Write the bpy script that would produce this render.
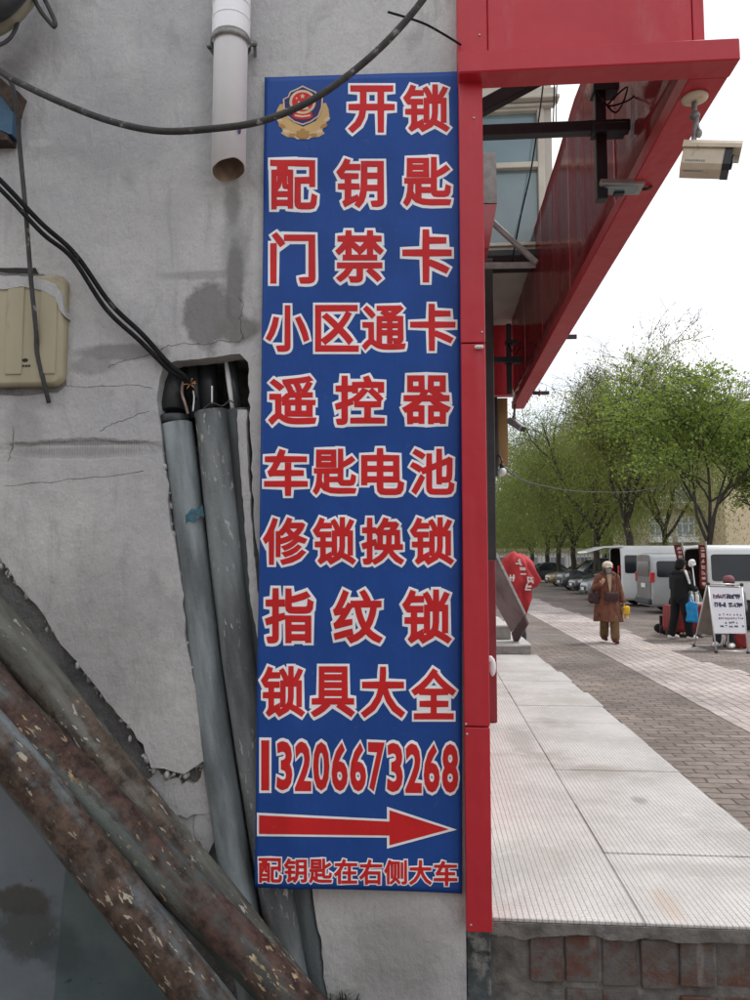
import bpy, bmesh, math, random
from mathutils import Vector, Matrix, noise as mnoise
from mathutils.geometry import delaunay_2d_cdt
import numpy as np

for _o in list(bpy.data.objects):
    bpy.data.objects.remove(_o)
SC = bpy.context.scene
COL = SC.collection
rad = math.radians

# ------------------------------------------------------------------ camera, world, sun, exposure
YAW, PITCH, ROLL, F = rad(4.2), rad(4.6), rad(0.0), 750.0
EYE = Vector((0, 0, 1.6))
cam_d = bpy.data.cameras.new('camera')
cam = bpy.data.objects.new('camera', cam_d)
COL.objects.link(cam)
cam.location = EYE
cam.rotation_mode = 'XYZ'
cam.rotation_euler = (math.pi / 2 + PITCH, ROLL, YAW)
cam_d.sensor_fit = 'VERTICAL'
cam_d.sensor_height = 36
cam_d.sensor_width = 27
cam_d.lens = 27
cam_d.clip_start = 0.05
cam_d.clip_end = 2000
SC.camera = cam

SUN_EL, SUN_AZ = rad(58), rad(62)
world = bpy.data.worlds.new('World')
SC.world = world
world.use_nodes = True
wt = world.node_tree
wt.nodes.clear()
w_out = wt.nodes.new('ShaderNodeOutputWorld')
w_bg = wt.nodes.new('ShaderNodeBackground')
w_bg.inputs['Strength'].default_value = 0.12
w_sky = wt.nodes.new('ShaderNodeTexSky')
w_sky.sky_type = 'NISHITA'
w_sky.sun_disc = False
w_sky.sun_elevation = SUN_EL
w_sky.sun_rotation = SUN_AZ
w_tc = wt.nodes.new('ShaderNodeTexCoord')
w_map = wt.nodes.new('ShaderNodeMapping')
w_map.inputs['Scale'].default_value = (1, 1, 2.2)
w_map.inputs['Location'].default_value = (0.35, 0.1, 0.2)
w_n = wt.nodes.new('ShaderNodeTexNoise')
w_n.inputs['Scale'].default_value = 2.6
w_n.inputs['Detail'].default_value = 6
w_n.inputs['Roughness'].default_value = 0.55
w_r = wt.nodes.new('ShaderNodeValToRGB')
w_r.color_ramp.elements[0].position = 0.37
w_r.color_ramp.elements[0].color = (.35, .35, .35, 1)
w_r.color_ramp.elements[1].position = 0.56
w_r.color_ramp.elements[1].color = (1, 1, 1, 1)
w_mix = wt.nodes.new('ShaderNodeMix')
w_mix.data_type = 'RGBA'
w_mix.inputs[7].default_value = (8.6, 8.65, 8.85, 1)
wt.links.new(w_tc.outputs['Generated'], w_map.inputs['Vector'])
wt.links.new(w_map.outputs['Vector'], w_n.inputs['Vector'])
wt.links.new(w_n.outputs['Fac'], w_r.inputs['Fac'])
wt.links.new(w_r.outputs['Color'], w_mix.inputs[0])
wt.links.new(w_sky.outputs['Color'], w_mix.inputs[6])
wt.links.new(w_mix.outputs[2], w_bg.inputs['Color'])
wt.links.new(w_bg.outputs['Background'], w_out.inputs['Surface'])

sun_d = bpy.data.lights.new('sun', 'SUN')
sun = bpy.data.objects.new('sun', sun_d)
COL.objects.link(sun)
sun_d.energy = 1.8
sun_d.angle = rad(10)
sun_d.color = (1, .96, .90)
_sd = Vector((math.sin(SUN_AZ) * math.cos(SUN_EL), math.cos(SUN_AZ) * math.cos(SUN_EL), math.sin(SUN_EL)))
sun.rotation_euler = (-_sd).to_track_quat('-Z', 'Y').to_euler()
sun.location = (30, 30, 40)

vs = SC.view_settings
vs.view_transform = 'Standard'
vs.look = 'None'
vs.exposure = 0.42
vs.gamma = 1
vs.use_curve_mapping = False
SC.cycles.use_denoising = True
SC.cycles.max_bounces = 7
SC.cycles.transparent_max_bounces = 12

# ------------------------------------------------------------------ photo-to-place survey helpers
_R = cam.rotation_euler.to_matrix()
def ray(px, py):
    return _R @ Vector(((px - 375) / F, (500 - py) / F, -1))
def W(px, py, Y):
    d = ray(px, py)
    return EYE + d * (Y / d.y)
def G(px, py, z=0.0):
    d = ray(px, py)
    return EYE + d * ((z - EYE.z) / d.z)
def XZ(px, py, Y):
    p = W(px, py, Y)
    return (p.x, p.z)

# ------------------------------------------------------------------ materials
def nd(t, k, **kw):
    n = t.nodes.new(k)
    for a, v in kw.items():
        setattr(n, a, v)
    return n
def math_(t, op, a, b=None, clamp=False):
    n = nd(t, 'ShaderNodeMath', operation=op, use_clamp=clamp)
    for i, v in enumerate((a, b)):
        if v is None:
            continue
        if isinstance(v, (int, float)):
            n.inputs[i].default_value = v
        else:
            t.links.new(v, n.inputs[i])
    return n.outputs[0]
def mixc(t, fac, a, b, blend='MIX'):
    n = nd(t, 'ShaderNodeMix', data_type='RGBA', blend_type=blend)
    for i, v in ((0, fac), (6, a), (7, b)):
        if isinstance(v, (int, float)):
            n.inputs[i].default_value = v
        elif isinstance(v, tuple):
            n.inputs[i].default_value = (*v[:3], 1)
        else:
            t.links.new(v, n.inputs[i])
    return n.outputs[2]
def noise_(t, vec, scale, detail=4, rough=.55, dist=0):
    n = nd(t, 'ShaderNodeTexNoise')
    n.inputs['Scale'].default_value = scale
    n.inputs['Detail'].default_value = detail
    n.inputs['Roughness'].default_value = rough
    n.inputs['Distortion'].default_value = dist
    t.links.new(vec, n.inputs['Vector'])
    return n.outputs['Fac']
def ramp_(t, fac, lo, hi):
    n = nd(t, 'ShaderNodeMapRange')
    n.interpolation_type = 'SMOOTHSTEP'
    n.inputs['From Min'].default_value = lo
    n.inputs['From Max'].default_value = hi
    t.links.new(fac, n.inputs['Value'])
    return n.outputs[0]
def coords(t, scale=None, world=False):
    if world:
        o = nd(t, 'ShaderNodeNewGeometry').outputs['Position']
    else:
        o = nd(t, 'ShaderNodeTexCoord').outputs['Object']
    if scale:
        m = nd(t, 'ShaderNodeMapping')
        m.inputs['Scale'].default_value = scale
        t.links.new(o, m.inputs['Vector'])
        o = m.outputs[0]
    return o
def bump_(t, h, strength, dist, normal=None):
    b = nd(t, 'ShaderNodeBump')
    b.inputs['Strength'].default_value = strength
    b.inputs['Distance'].default_value = dist
    t.links.new(h, b.inputs['Height'])
    if normal is not None:
        t.links.new(normal, b.inputs['Normal'])
    return b.outputs[0]
def base_mat(name, rough=.5, metal=0., spec=.5):
    m = bpy.data.materials.new(name)
    m.use_nodes = True
    t = m.node_tree
    b = t.nodes['Principled BSDF']
    b.inputs['Roughness'].default_value = rough
    b.inputs['Metallic'].default_value = metal
    b.inputs['Specular IOR Level'].default_value = spec
    return m, t, b
def pm(name, col, rough=.5, metal=0., var=.12, vs_=6., bump=0., bs=60., spec=.5, col2=None, c2=(5., .55, .65), stretch=None, world=False, coat=0., rvar=0.):
    """procedural painted / cast / woven surface: tone noise, optional second colour in patches, bump"""
    m, t, b = base_mat(name, rough, metal, spec)
    v = coords(t, stretch, world)
    n = noise_(t, v, vs_, 5)
    lo = tuple(max(0, c * (1 - var)) for c in col)
    hi = tuple(min(1, c * (1 + var)) for c in col)
    c = mixc(t, ramp_(t, n, .3, .7), lo, hi)
    if col2:
        k = ramp_(t, noise_(t, v, c2[0], 7, .62), c2[1], c2[2])
        c = mixc(t, k, c, col2)
    t.links.new(c, b.inputs['Base Color'])
    if bump:
        t.links.new(bump_(t, noise_(t, v, bs, 5), bump, .01), b.inputs['Normal'])
    if rvar:
        t.links.new(math_(t, 'ADD', rough - rvar / 2, math_(t, 'MULTIPLY', noise_(t, v, vs_ * 2.3, 5), rvar)), b.inputs['Roughness'])
    if coat:
        b.inputs['Coat Weight'].default_value = coat
        b.inputs['Coat Roughness'].default_value = .06
    return m

M = {}
def blob(t, x, z, cx, cz, rx, rz, wob, edge=.25):
    """soft-edged stain with a shape of its own at (cx, cz) on a wall; wob = noise output"""
    dx = math_(t, 'DIVIDE', math_(t, 'SUBTRACT', x, cx), rx)
    dz = math_(t, 'DIVIDE', math_(t, 'SUBTRACT', z, cz), rz)
    d = math_(t, 'SQRT', math_(t, 'ADD', math_(t, 'MULTIPLY', dx, dx), math_(t, 'MULTIPLY', dz, dz)))
    d = math_(t, 'ADD', d, math_(t, 'MULTIPLY', math_(t, 'SUBTRACT', wob, .5), 1.3))
    return math_(t, 'SUBTRACT', 1, ramp_(t, d, 1 - edge, 1 + edge))

def wall_material():
    m, t, b = base_mat('plaster', .88, 0, .25)
    v = coords(t)
    s = nd(t, 'ShaderNodeSeparateXYZ')
    t.links.new(v, s.inputs[0])
    x, z = s.outputs[0], s.outputs[2]
    n1 = noise_(t, v, 1.7, 6, .6)
    n2 = noise_(t, v, 9, 6, .6)
    n3 = noise_(t, coords(t, (1, 1, .12)), 16, 5, .6)
    c = mixc(t, ramp_(t, n1, .32, .68), (.455, .452, .46), (.585, .575, .56))
    c = mixc(t, math_(t, 'MULTIPLY', ramp_(t, n2, .5, .72), .6), c, (.57, .555, .535))
    c = mixc(t, math_(t, 'MULTIPLY', ramp_(t, n3, .55, .8), .35), c, (.20, .20, .21))
    sw = noise_(t, coords(t, (1.6, 1, .55)), 5.5, 8, .68, 1.2)
    c = mixc(t, math_(t, 'MULTIPLY', ramp_(t, sw, .52, .68), .38), c, (.27, .268, .275))
    c = mixc(t, math_(t, 'MULTIPLY', ramp_(t, noise_(t, coords(t, (.5, 1, 1.6)), 26, 7, .7, .8), .58, .72), .4), c, (.58, .57, .555))
    nw = noise_(t, v, 10, 6, .65)
    for (px, py, rx, ry, col, k, e) in (
            (208, 312, 24, 36, (.19, .185, .18), .85, .16), (235, 290, 9, 52, (.17, .165, .16), .8, .3),
            (232, 205, 9, 26, (.15, .15, .15), .6, .5), (238, 330, 20, 14, (.20, .19, .18), .9, .3), (236, 255, 14, 60, (.2, .2, .2), .45, .5),
            (120, 352, 48, 9, (.20, .195, .20), .7, .3), (95, 366, 24, 10, (.25, .235, .24), .6, .3),
            (40, 143, 13, 4.5, (.62, .62, .62), .9, .22), (205, 275, 45, 5, (.23, .22, .22), .5, .4),
            (15, 40, 32, 40, (.22, .215, .215), .5, .6), (12, 75, 18, 22, (.16, .155, .15), .5, .6),
            (80, 453, 80, 6, (.30, .295, .285), .6, .3), (80, 443, 80, 2.5, (.16, .155, .15), .6, .4), (25, 425, 20, 60, (.28, .275, .27), .5, .5),
            (110, 130, 70, 60, (.26, .265, .28), .5, .6), (120, 210, 80, 40, (.37, .37, .38), .35, .6),
            (400, 955, 45, 50, (.27, .265, .26), .6, .5), (100, 640, 60, 90, (.29, .28, .285), .5, .6),
            (215, 90, 18, 120, (.25, .25, .255), .4, .6)):
        cx, cz = XZ(px, py, 2.25)
        c = mixc(t, math_(t, 'MULTIPLY', blob(t, x, z, cx, cz, rx * .003, ry * .003, nw, e), k), c, col)
    # fine cracks
    vo = nd(t, 'ShaderNodeTexVoronoi', feature='DISTANCE_TO_EDGE')
    vo.inputs['Scale'].default_value = 2.1
    vd = nd(t, 'ShaderNodeVectorMath', operation='ADD')
    nn = nd(t, 'ShaderNodeTexNoise')
    nn.inputs['Scale'].default_value = 5
    nn.inputs['Detail'].default_value = 6
    t.links.new(v, nn.inputs['Vector'])
    t.links.new(v, vd.inputs[0])
    t.links.new(nn.outputs['Color'], vd.inputs[1])
    t.links.new(vd.outputs[0], vo.inputs['Vector'])
    crack = math_(t, 'SUBTRACT', 1, ramp_(t, vo.outputs['Distance'], .0, .012))
    crack = math_(t, 'MULTIPLY', crack, ramp_(t, noise_(t, v, 1.3, 2), .60, .68))
    # speckles
    c = mixc(t, math_(t, 'MULTIPLY', ramp_(t, noise_(t, v, 150, 3, .7), .45, .62), .15), c, (.27, .268, .265))
    sp = ramp_(t, noise_(t, v, 120, 2), .68, .74)
    c = mixc(t, math_(t, 'MULTIPLY', sp, .5), c, (.12, .115, .11))
    t.links.new(c, b.inputs['Base Color'])
    h = math_(t, 'ADD', math_(t, 'MULTIPLY', noise_(t, v, 6, 5), .9), math_(t, 'MULTIPLY', noise_(t, coords(t, (1, 1, .5)), 48, 8, .72), .30))
    # raked trowel ridge across the plaster
    rx_, rz_ = XZ(80, 449, 2.25)
    rk = blob(t, x, z, rx_, rz_, .24, .028, nw, .3)
    wv = nd(t, 'ShaderNodeTexWave')
    wv.inputs['Scale'].default_value = 38
    wv.inputs['Distortion'].default_value = 2.5
    t.links.new(v, wv.inputs['Vector'])
    h = math_(t, 'ADD', h, math_(t, 'MULTIPLY', math_(t, 'MULTIPLY', wv.outputs['Fac'], rk), .10))
    h = math_(t, 'SUBTRACT', h, math_(t, 'MULTIPLY', rk, .5))
    t.links.new(bump_(t, h, .9, .024), b.inputs['Normal'])
    return m
M['plaster'] = wall_material()
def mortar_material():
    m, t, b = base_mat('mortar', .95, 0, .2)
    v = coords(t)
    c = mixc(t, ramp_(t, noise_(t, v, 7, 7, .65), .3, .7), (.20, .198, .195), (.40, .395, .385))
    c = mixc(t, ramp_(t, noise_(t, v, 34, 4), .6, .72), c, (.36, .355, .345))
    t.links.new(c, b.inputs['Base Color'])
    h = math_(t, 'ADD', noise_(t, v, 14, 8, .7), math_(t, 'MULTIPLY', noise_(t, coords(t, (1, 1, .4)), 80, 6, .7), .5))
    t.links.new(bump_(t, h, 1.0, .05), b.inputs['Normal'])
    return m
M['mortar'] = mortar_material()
def lower_paint_material():
    m, t, b = base_mat('blue_grey_paint', .6, 0, .35)
    v = coords(t)
    s = nd(t, 'ShaderNodeSeparateXYZ')
    t.links.new(v, s.inputs[0])
    x, z = s.outputs[0], s.outputs[2]
    c = mixc(t, ramp_(t, noise_(t, v, 3, 5), .3, .7), (.15, .178, .205), (.21, .238, .265))
    nw = noise_(t, v, 22, 7, .7)
    # teal repaint strip with a slanted edge
    xa, za = XZ(66, 868, 2.26); xb, zb = XZ(54, 1000, 2.26)
    e = math_(t, 'ADD', math_(t, 'SUBTRACT', x, xb), math_(t, 'MULTIPLY', math_(t, 'SUBTRACT', z, zb), -(xa - xb) / (za - zb)))
    e = math_(t, 'ADD', e, math_(t, 'MULTIPLY', math_(t, 'SUBTRACT', noise_(t, v, 9, 3), .5), .012))
    k = ramp_(t, e, 0, .004)
    teal = mixc(t, ramp_(t, noise_(t, v, 5, 5), .35, .65), (.085, .118, .128), (.125, .160, .168))
    c = mixc(t, k, c, teal)
    for (px, py, rx, ry, col, kk, ed) in ((22, 900, 34, 14, (.075, .075, .065), .9, .25), (28, 930, 32, 26, (.07, .075, .07), .8, .35),
                                          (62, 950, 24, 22, (.06, .075, .08), .6, .4)):
        cx, cz = XZ(px, py, 2.26)
        kb = math_(t, 'MULTIPLY', blob(t, x, z, cx, cz, rx * .003, ry * .003, nw, ed), kk)
        c = mixc(t, kb, c, col)
    sp = ramp_(t, noise_(t, coords(t, (1, 1, .5)), 60, 3), .68, .74)
    cx, cz = XZ(30, 935, 2.26)
    c = mixc(t, math_(t, 'MULTIPLY', math_(t, 'MULTIPLY', sp, .8), blob(t, x, z, cx, cz, .12, .1, nw, .5)), c, (.21, .225, .235))
    sp2 = ramp_(t, noise_(t, v, 26, 1), .73, .76)
    c = mixc(t, math_(t, 'MULTIPLY', sp2, .6), c, (.03, .03, .03))
    t.links.new(c, b.inputs['Base Color'])
    t.links.new(bump_(t, noise_(t, v, 30, 5), .25, .01), b.inputs['Normal'])
    return m
M['lower_paint'] = lower_paint_material()

def rusty_material(name, base, rust, amount, fleck=None, streak=(1, 1, .18), seed=0.):
    m, t, b = base_mat(name, .62, .0, .4)
    tc = coords(t)
    mp = nd(t, 'ShaderNodeMapping')
    mp.inputs['Location'].default_value = (seed, seed * 1.7, seed * .6)
    mp.inputs['Scale'].default_value = streak
    t.links.new(tc, mp.inputs['Vector'])
    mp2 = nd(t, 'ShaderNodeMapping')
    mp2.inputs['Location'].default_value = (seed * 2, seed, seed)
    t.links.new(tc, mp2.inputs['Vector'])
    v, u = mp.outputs[0], mp2.outputs[0]
    c = mixc(t, ramp_(t, noise_(t, v, 14, 6), .3, .7), tuple(x * .5 for x in base), tuple(min(1, x * 1.5) for x in base))
    r = mixc(t, ramp_(t, noise_(t, u, 22, 7, .7), .3, .72), tuple(x * .28 for x in rust), tuple(min(1, x * 1.75) for x in rust))
    k = ramp_(t, math_(t, 'ADD', math_(t, 'MULTIPLY', noise_(t, v, 5, 7, .62), .75), math_(t, 'MULTIPLY', noise_(t, u, 9, 8, .7), .25)), .62 - amount * .34, .72 - amount * .34)
    c = mixc(t, k, c, r)
    rg = mixc(t, k, (.42, .42, .42), (.85, .85, .85))
    h = math_(t, 'ADD', math_(t, 'MULTIPLY', noise_(t, u, 60, 7, .7), .6), math_(t, 'MULTIPLY', k, .3))
    if fleck:
        # stretched paint flecks along the pipe's own streak direction
        f1 = nd(t, 'ShaderNodeMapping')
        f1.inputs['Location'].default_value = (seed * 3, .3, seed)
        f1.inputs['Scale'].default_value = (1, 1, .33)
        t.links.new(tc, f1.inputs['Vector'])
        fk = math_(t, 'MULTIPLY', ramp_(t, noise_(t, f1.outputs[0], 88, 3, .5), fleck[1], fleck[1] + .025), ramp_(t, noise_(t, u, 4, 5, .6), .47, .58))
        c = mixc(t, math_(t, 'MULTIPLY', fk, .85), c, fleck[0])
        h = math_(t, 'ADD', h, math_(t, 'MULTIPLY', fk, .3))
    t.links.new(c, b.inputs['Base Color'])
    t.links.new(rg, b.inputs['Roughness'])
    t.links.new(bump_(t, h, .7, .008), b.inputs['Normal'])
    return m
M['rust_a'] = rusty_material('rusty_pipe_paint', (.14, .14, .12), (.095, .068, .050), .50, ((.55, .52, .47), .615), seed=1.3)
M['rust_b'] = rusty_material('red_brown_pipe_paint', (.10, .115, .105), (.075, .043, .034), .58, ((.58, .44, .26), .595), seed=4.1)
M['rust_c'] = rusty_material('brown_blue_pipe_paint', (.15, .175, .18), (.080, .052, .038), .46, ((.50, .46, .36), .63), seed=7.7)
M['galv_a'] = rusty_material('galvanised_pipe', (.21, .24, .25), (.10, .075, .055), .02, ((.42, .42, .40), .70), seed=2.2)
M['galv_b'] = rusty_material('dull_galvanised_pipe', (.16, .175, .18), (.085, .06, .045), .22, ((.45, .45, .42), .62), seed=5.9)
M['galv_c'] = rusty_material('dark_galvanised_pipe', (.09, .105, .11), (.07, .055, .045), .12, ((.40, .40, .38), .70), seed=9.3)

def red_metal(name, col, rough):
    m, t, b = base_mat(name, rough, 0, .5)
    v = coords(t)
    c = mixc(t, ramp_(t, noise_(t, v, 2.2, 5), .3, .7), tuple(x * .93 for x in col), tuple(min(1, x * 1.07) for x in col))
    st = math_(t, 'MULTIPLY', ramp_(t, noise_(t, coords(t, (1, 1, .06)), 24, 5, .6), .56, .8), .35)
    c = mixc(t, st, c, tuple(.75 * x + .02 for x in col))
    c = mixc(t, math_(t, 'MULTIPLY', ramp_(t, noise_(t, coords(t, (1, 1, .3)), 7, 8, .72), .55, .78), .22), c, (.42, .26, .25))
    t.links.new(c, b.inputs['Base Color'])
    h = math_(t, 'ADD', noise_(t, coords(t, (1, .5, .16)), 4.5, 3), math_(t, 'MULTIPLY', noise_(t, v, 9, 2), .25))
    t.links.new(bump_(t, h, .5, .035), b.inputs['Normal'])
    t.links.new(math_(t, 'ADD', rough - .06, math_(t, 'MULTIPLY', noise_(t, v, 11, 6, .65), .14)), b.inputs['Roughness'])
    return m
M['red'] = red_metal('red_metal_sheet', (.46, .018, .030), .40)
def back_sheet_material():
    m, t, b = base_mat('red_sheet_back', .16, 0, .45)
    v = coords(t)
    c = mixc(t, ramp_(t, noise_(t, coords(t, (1, 1, .2)), 3, 5), .3, .7), (.46, .065, .080), (.56, .090, .105))
    t.links.new(c, b.inputs['Base Color'])
    h = noise_(t, coords(t, (1, 1.0, .07)), 5.0, 2, .4)
    t.links.new(bump_(t, h, .45, .05), b.inputs['Normal'])
    b.inputs['Coat Weight'].default_value = .25
    b.inputs['Coat Roughness'].default_value = .08
    return m
M['red_dark'] = back_sheet_material()

def vinyl(name, col, rough=.38):
    m, t, b = base_mat(name, rough, 0, .22)
    v = coords(t)
    c = mixc(t, ramp_(t, noise_(t, v, 7, 5), .3, .7), tuple(x * .92 for x in col), tuple(min(1, x * 1.08) for x in col))
    c = mixc(t, math_(t, 'MULTIPLY', ramp_(t, noise_(t, v, 40, 6, .7), .6, .75), .12), c, (.30, .30, .30))
    t.links.new(c, b.inputs['Base Color'])
    t.links.new(bump_(t, noise_(t, coords(t, (1, 1, .3)), 11, 5), .42, .014), b.inputs['Normal'])
    return m
M['vinyl_blue'] = vinyl('banner_vinyl_blue', (.016, .068, .285))
M['vinyl_red'] = vinyl('banner_print_red', (.60, .022, .024))
M['vinyl_white'] = vinyl('banner_print_white', (.90, .89, .90))
M['vinyl_navy'] = vinyl('emblem_navy', (.035, .03, .13))
M['vinyl_gold'] = vinyl('emblem_gold', (.60, .40, .17))
M['vinyl_gold_dark'] = vinyl('emblem_dark_gold', (.42, .235, .075))
M['vinyl_cream'] = vinyl('emblem_cream', (.68, .52, .36))

def tile_material():
    m, t, b = base_mat('ribbed_white_tile', .72, 0, .35)
    v = coords(t, None, True)
    s = nd(t, 'ShaderNodeSeparateXYZ')
    t.links.new(v, s.inputs[0])
    x, y = s.outputs[0], s.outputs[1]
    rib = math_(t, 'PINGPONG', math_(t, 'ADD', x, .003), .0088)
    rk = math_(t, 'SUBTRACT', 1, ramp_(t, rib, .0006, .0022))
    cross = math_(t, 'PINGPONG', y, .0088)
    ck = math_(t, 'MULTIPLY', math_(t, 'SUBTRACT', 1, ramp_(t, cross, .0006, .0022)), .28)
    rk = math_(t, 'MAXIMUM', rk, ck)
    c = mixc(t, ramp_(t, noise_(t, v, 3, 6), .3, .7), (.47, .455, .435), (.60, .585, .565))
    gran = noise_(t, v, 260, 2)
    c = mixc(t, math_(t, 'MULTIPLY', ramp_(t, gran, .48, .66), .55), c, (.24, .235, .235))
    c = mixc(t, math_(t, 'MULTIPLY', rk, math_(t, 'ADD', .12, math_(t, 'MULTIPLY', noise_(t, v, 5, 4), .7))), c, (.135, .13, .13))
    st = ramp_(t, noise_(t, v, 2.1, 7, .7), .50, .70)
    c = mixc(t, math_(t, 'MULTIPLY', st, .6), c, (.33, .30, .275))
    c = mixc(t, math_(t, 'MULTIPLY', ramp_(t, noise_(t, v, 14, 6, .7), .5, .7), .35), c, (.62, .61, .60))
    sp = ramp_(t, noise_(t, v, 38, 3), .70, .77)
    c = mixc(t, math_(t, 'MULTIPLY', sp, .6), c, (.12, .115, .11))
    nw = noise_(t, v, 14, 6, .65)
    for (gx, gy, rx, ry, col, k) in ((668, 905, .03, .11, (.42, .27, .16), .3), (600, 770, .16, .10, (.30, .27, .24), .45), (540, 860, .10, .2, (.36, .34, .32), .4), (700, 870, .2, .06, (.34, .32, .30), .5),
                                     (560, 700, .2, .16, (.36, .33, .29), .5), (520, 740, .07, .3, (.30, .28, .26), .5), (640, 800, .03, .05, (.2, .19, .18), .6)):
        q = G(gx, gy, W(600, 923, 2.25).z)
        c = mixc(t, math_(t, 'MULTIPLY', blob(t, x, y, q.x, q.y, rx, ry, nw, .5), k), c, col)
    t.links.new(c, b.inputs['Base Color'])
    t.links.new(bump_(t, math_(t, 'SUBTRACT', math_(t, 'MULTIPLY', gran, .3), rk), .6, .003), b.inputs['Normal'])
    return m
M['tile'] = tile_material()

def paver_material(name, ca, cb, cm, bw, bh, mort=.06, rot=0., patch=None):
    m, t, b = base_mat(name, .85, 0, .3)
    v0 = coords(t, None, True)
    mp = nd(t, 'ShaderNodeMapping')
    mp.inputs['Rotation'].default_value = (0, 0, rot)
    t.links.new(v0, mp.inputs['Vector'])
    wob = nd(t, 'ShaderNodeTexNoise')
    wob.inputs['Scale'].default_value = 2.2
    wob.inputs['Detail'].default_value = 5
    t.links.new(v0, wob.inputs['Vector'])
    wv = nd(t, 'ShaderNodeVectorMath', operation='SCALE')
    t.links.new(wob.outputs['Color'], wv.inputs[0])
    wv.inputs['Scale'].default_value = .09
    ad = nd(t, 'ShaderNodeVectorMath', operation='ADD')
    t.links.new(mp.outputs[0], ad.inputs[0])
    t.links.new(wv.outputs[0], ad.inputs[1])
    br = nd(t, 'ShaderNodeTexBrick')
    br.inputs['Scale'].default_value = 1
    br.inputs['Brick Width'].default_value = bw
    br.inputs['Row Height'].default_value = bh
    br.inputs['Mortar Size'].default_value = bh * mort
    br.inputs['Mortar Smooth'].default_value = .3
    br.inputs['Bias'].default_value = 0
    br.inputs['Color1'].default_value = (*ca, 1)
    br.inputs['Color2'].default_value = (*cb, 1)
    br.inputs['Mortar'].default_value = (*cm, 1)
    t.links.new(ad.outputs[0], br.inputs['Vector'])
    c = br.outputs['Color']
    n = noise_(t, v0, .55, 7, .62)
    c = mixc(t, 1, c, mixc(t, ramp_(t, n, .3, .7), (.62, .61, .60), (1.2, 1.19, 1.18)), 'MULTIPLY')
    n2 = noise_(t, v0, 9, 6, .65)
    c = mixc(t, math_(t, 'MULTIPLY', ramp_(t, n2, .45, .75), .65), c, tuple(x * .4 for x in ca))
    if patch:
        c = mixc(t, math_(t, 'MULTIPLY', ramp_(t, noise_(t, v0, .35, 6, .7), .5, .62), .8), c, patch)
    t.links.new(c, b.inputs['Base Color'])
    h = math_(t, 'SUBTRACT', math_(t, 'MULTIPLY', noise_(t, v0, 5, 6), .8), br.outputs['Fac'])
    t.links.new(bump_(t, h, .8, .02), b.inputs['Normal'])
    return m
M['paver_dark'] = paver_material('brown_grey_pavers', (.175, .142, .125), (.255, .212, .190), (.085, .072, .064), .24, .12, .07, rad(0), (.15, .135, .128))
M['paver_light'] = paver_material('pinkish_pavers', (.40, .345, .325), (.47, .42, .40), (.20, .17, .16), .26, .13, .06, rad(90))

def brick_face_material():
    m, t, b = base_mat('old_red_brick', .9, 0, .25)
    v = coords(t)
    c = mixc(t, ramp_(t, noise_(t, v, 5, 4), .35, .65), (.135, .066, .050), (.115, .092, .082))
    c = mixc(t, ramp_(t, noise_(t, v, 13, 7, .7), .44, .60), c, (.135, .128, .122))
    c = mixc(t, math_(t, 'MULTIPLY', ramp_(t, noise_(t, coords(t, (1, 1, .25)), 18, 4), .6, .75), .6), c, (.30, .28, .26))
    t.links.new(c, b.inputs['Base Color'])
    t.links.new(bump_(t, noise_(t, v, 45, 7, .7), .8, .012), b.inputs['Normal'])
    return m
M['brick'] = brick_face_material()
M['door_red'] = red_metal('dark_red_door_panel', (.24, .010, .017), .45)  # darker red than the pillar and fascia sheet
M['teal_peel'] = pm('peeling_teal_paint', (.045, .055, .058), .85, var=.6, vs_=14, bump=.8, bs=30, col2=(.20, .198, .19), c2=(11., .47, .60))
M['dark_mortar'] = pm('dark_mortar', (.145, .138, .13), .95, var=.4, vs_=14, bump=1., bs=35, spec=.2, col2=(.24, .235, .225), c2=(9., .55, .7))

M['pvc'] = pm('white_pvc', (.87, .87, .88), .42, var=.05, vs_=4, col2=(.42, .40, .38), c2=(6., .62, .8), bump=.08, bs=20)
M['pvc_in'] = pm('pvc_inside_dirt', (.30, .22, .16), .8, var=.3, vs_=20)
M['pvc_blue'] = pm('blue_pen_mark', (.05, .05, .16), .6)
M['clamp'] = pm('grey_clamp_metal', (.25, .25, .24), .5, .5, var=.3, vs_=40, bump=.3)
M['beige_box'] = pm('yellowed_beige_box_paint', (.38, .335, .225), .5, var=.12, vs_=3, col2=(.19, .15, .10), c2=(7., .54, .72), bump=.2, bs=25, stretch=(1, 1, .3))
M['box_dark'] = pm('gap_shade_and_marks', (.03, .028, .026), .95, var=.3, vs_=20)  # near-black: shade painted into the box gap, also cracks and stamped marks
M['blue_box'] = pm('rusted_blue_box_paint', (.030, .095, .17), .55, var=.2, vs_=10, col2=(.14, .075, .04), c2=(8., .6, .7), bump=.3, bs=40)
M['rust_plain'] = pm('rusted_steel', (.075, .048, .036), .85, var=.5, vs_=22, bump=.6, bs=60)
M['cable'] = pm('black_cable_sheath', (.012, .012, .013), .75, spec=.15, var=.3, vs_=30, col2=(.10, .10, .095), c2=(26., .58, .7), bump=.2, bs=90)
M['cable_dusty'] = pm('dusty_cable_sheath', (.045, .043, .042), .7, var=.3, vs_=30, col2=(.26, .25, .24), c2=(30., .60, .66), bump=.3, bs=90)
M['wire_pink'] = pm('pale_wire', (.34, .24, .21), .6, var=.2, vs_=30)
M['copper'] = pm('bare_copper', (.45, .22, .11), .4, .8, var=.2, vs_=30)
M['hose_beige'] = pm('beige_hose', (.33, .30, .22), .6, var=.15, vs_=10)
M['black_pipe'] = pm('black_plastic_pipe', (.035, .038, .042), .4, var=.25, vs_=18, bump=.15, bs=40, col2=(.20, .20, .20), c2=(16., .68, .74), stretch=(1, 1, .2))
M['steel_black'] = pm('black_painted_steel', (.018, .019, .024), .5, var=.3, vs_=15, bump=.15)
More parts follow.
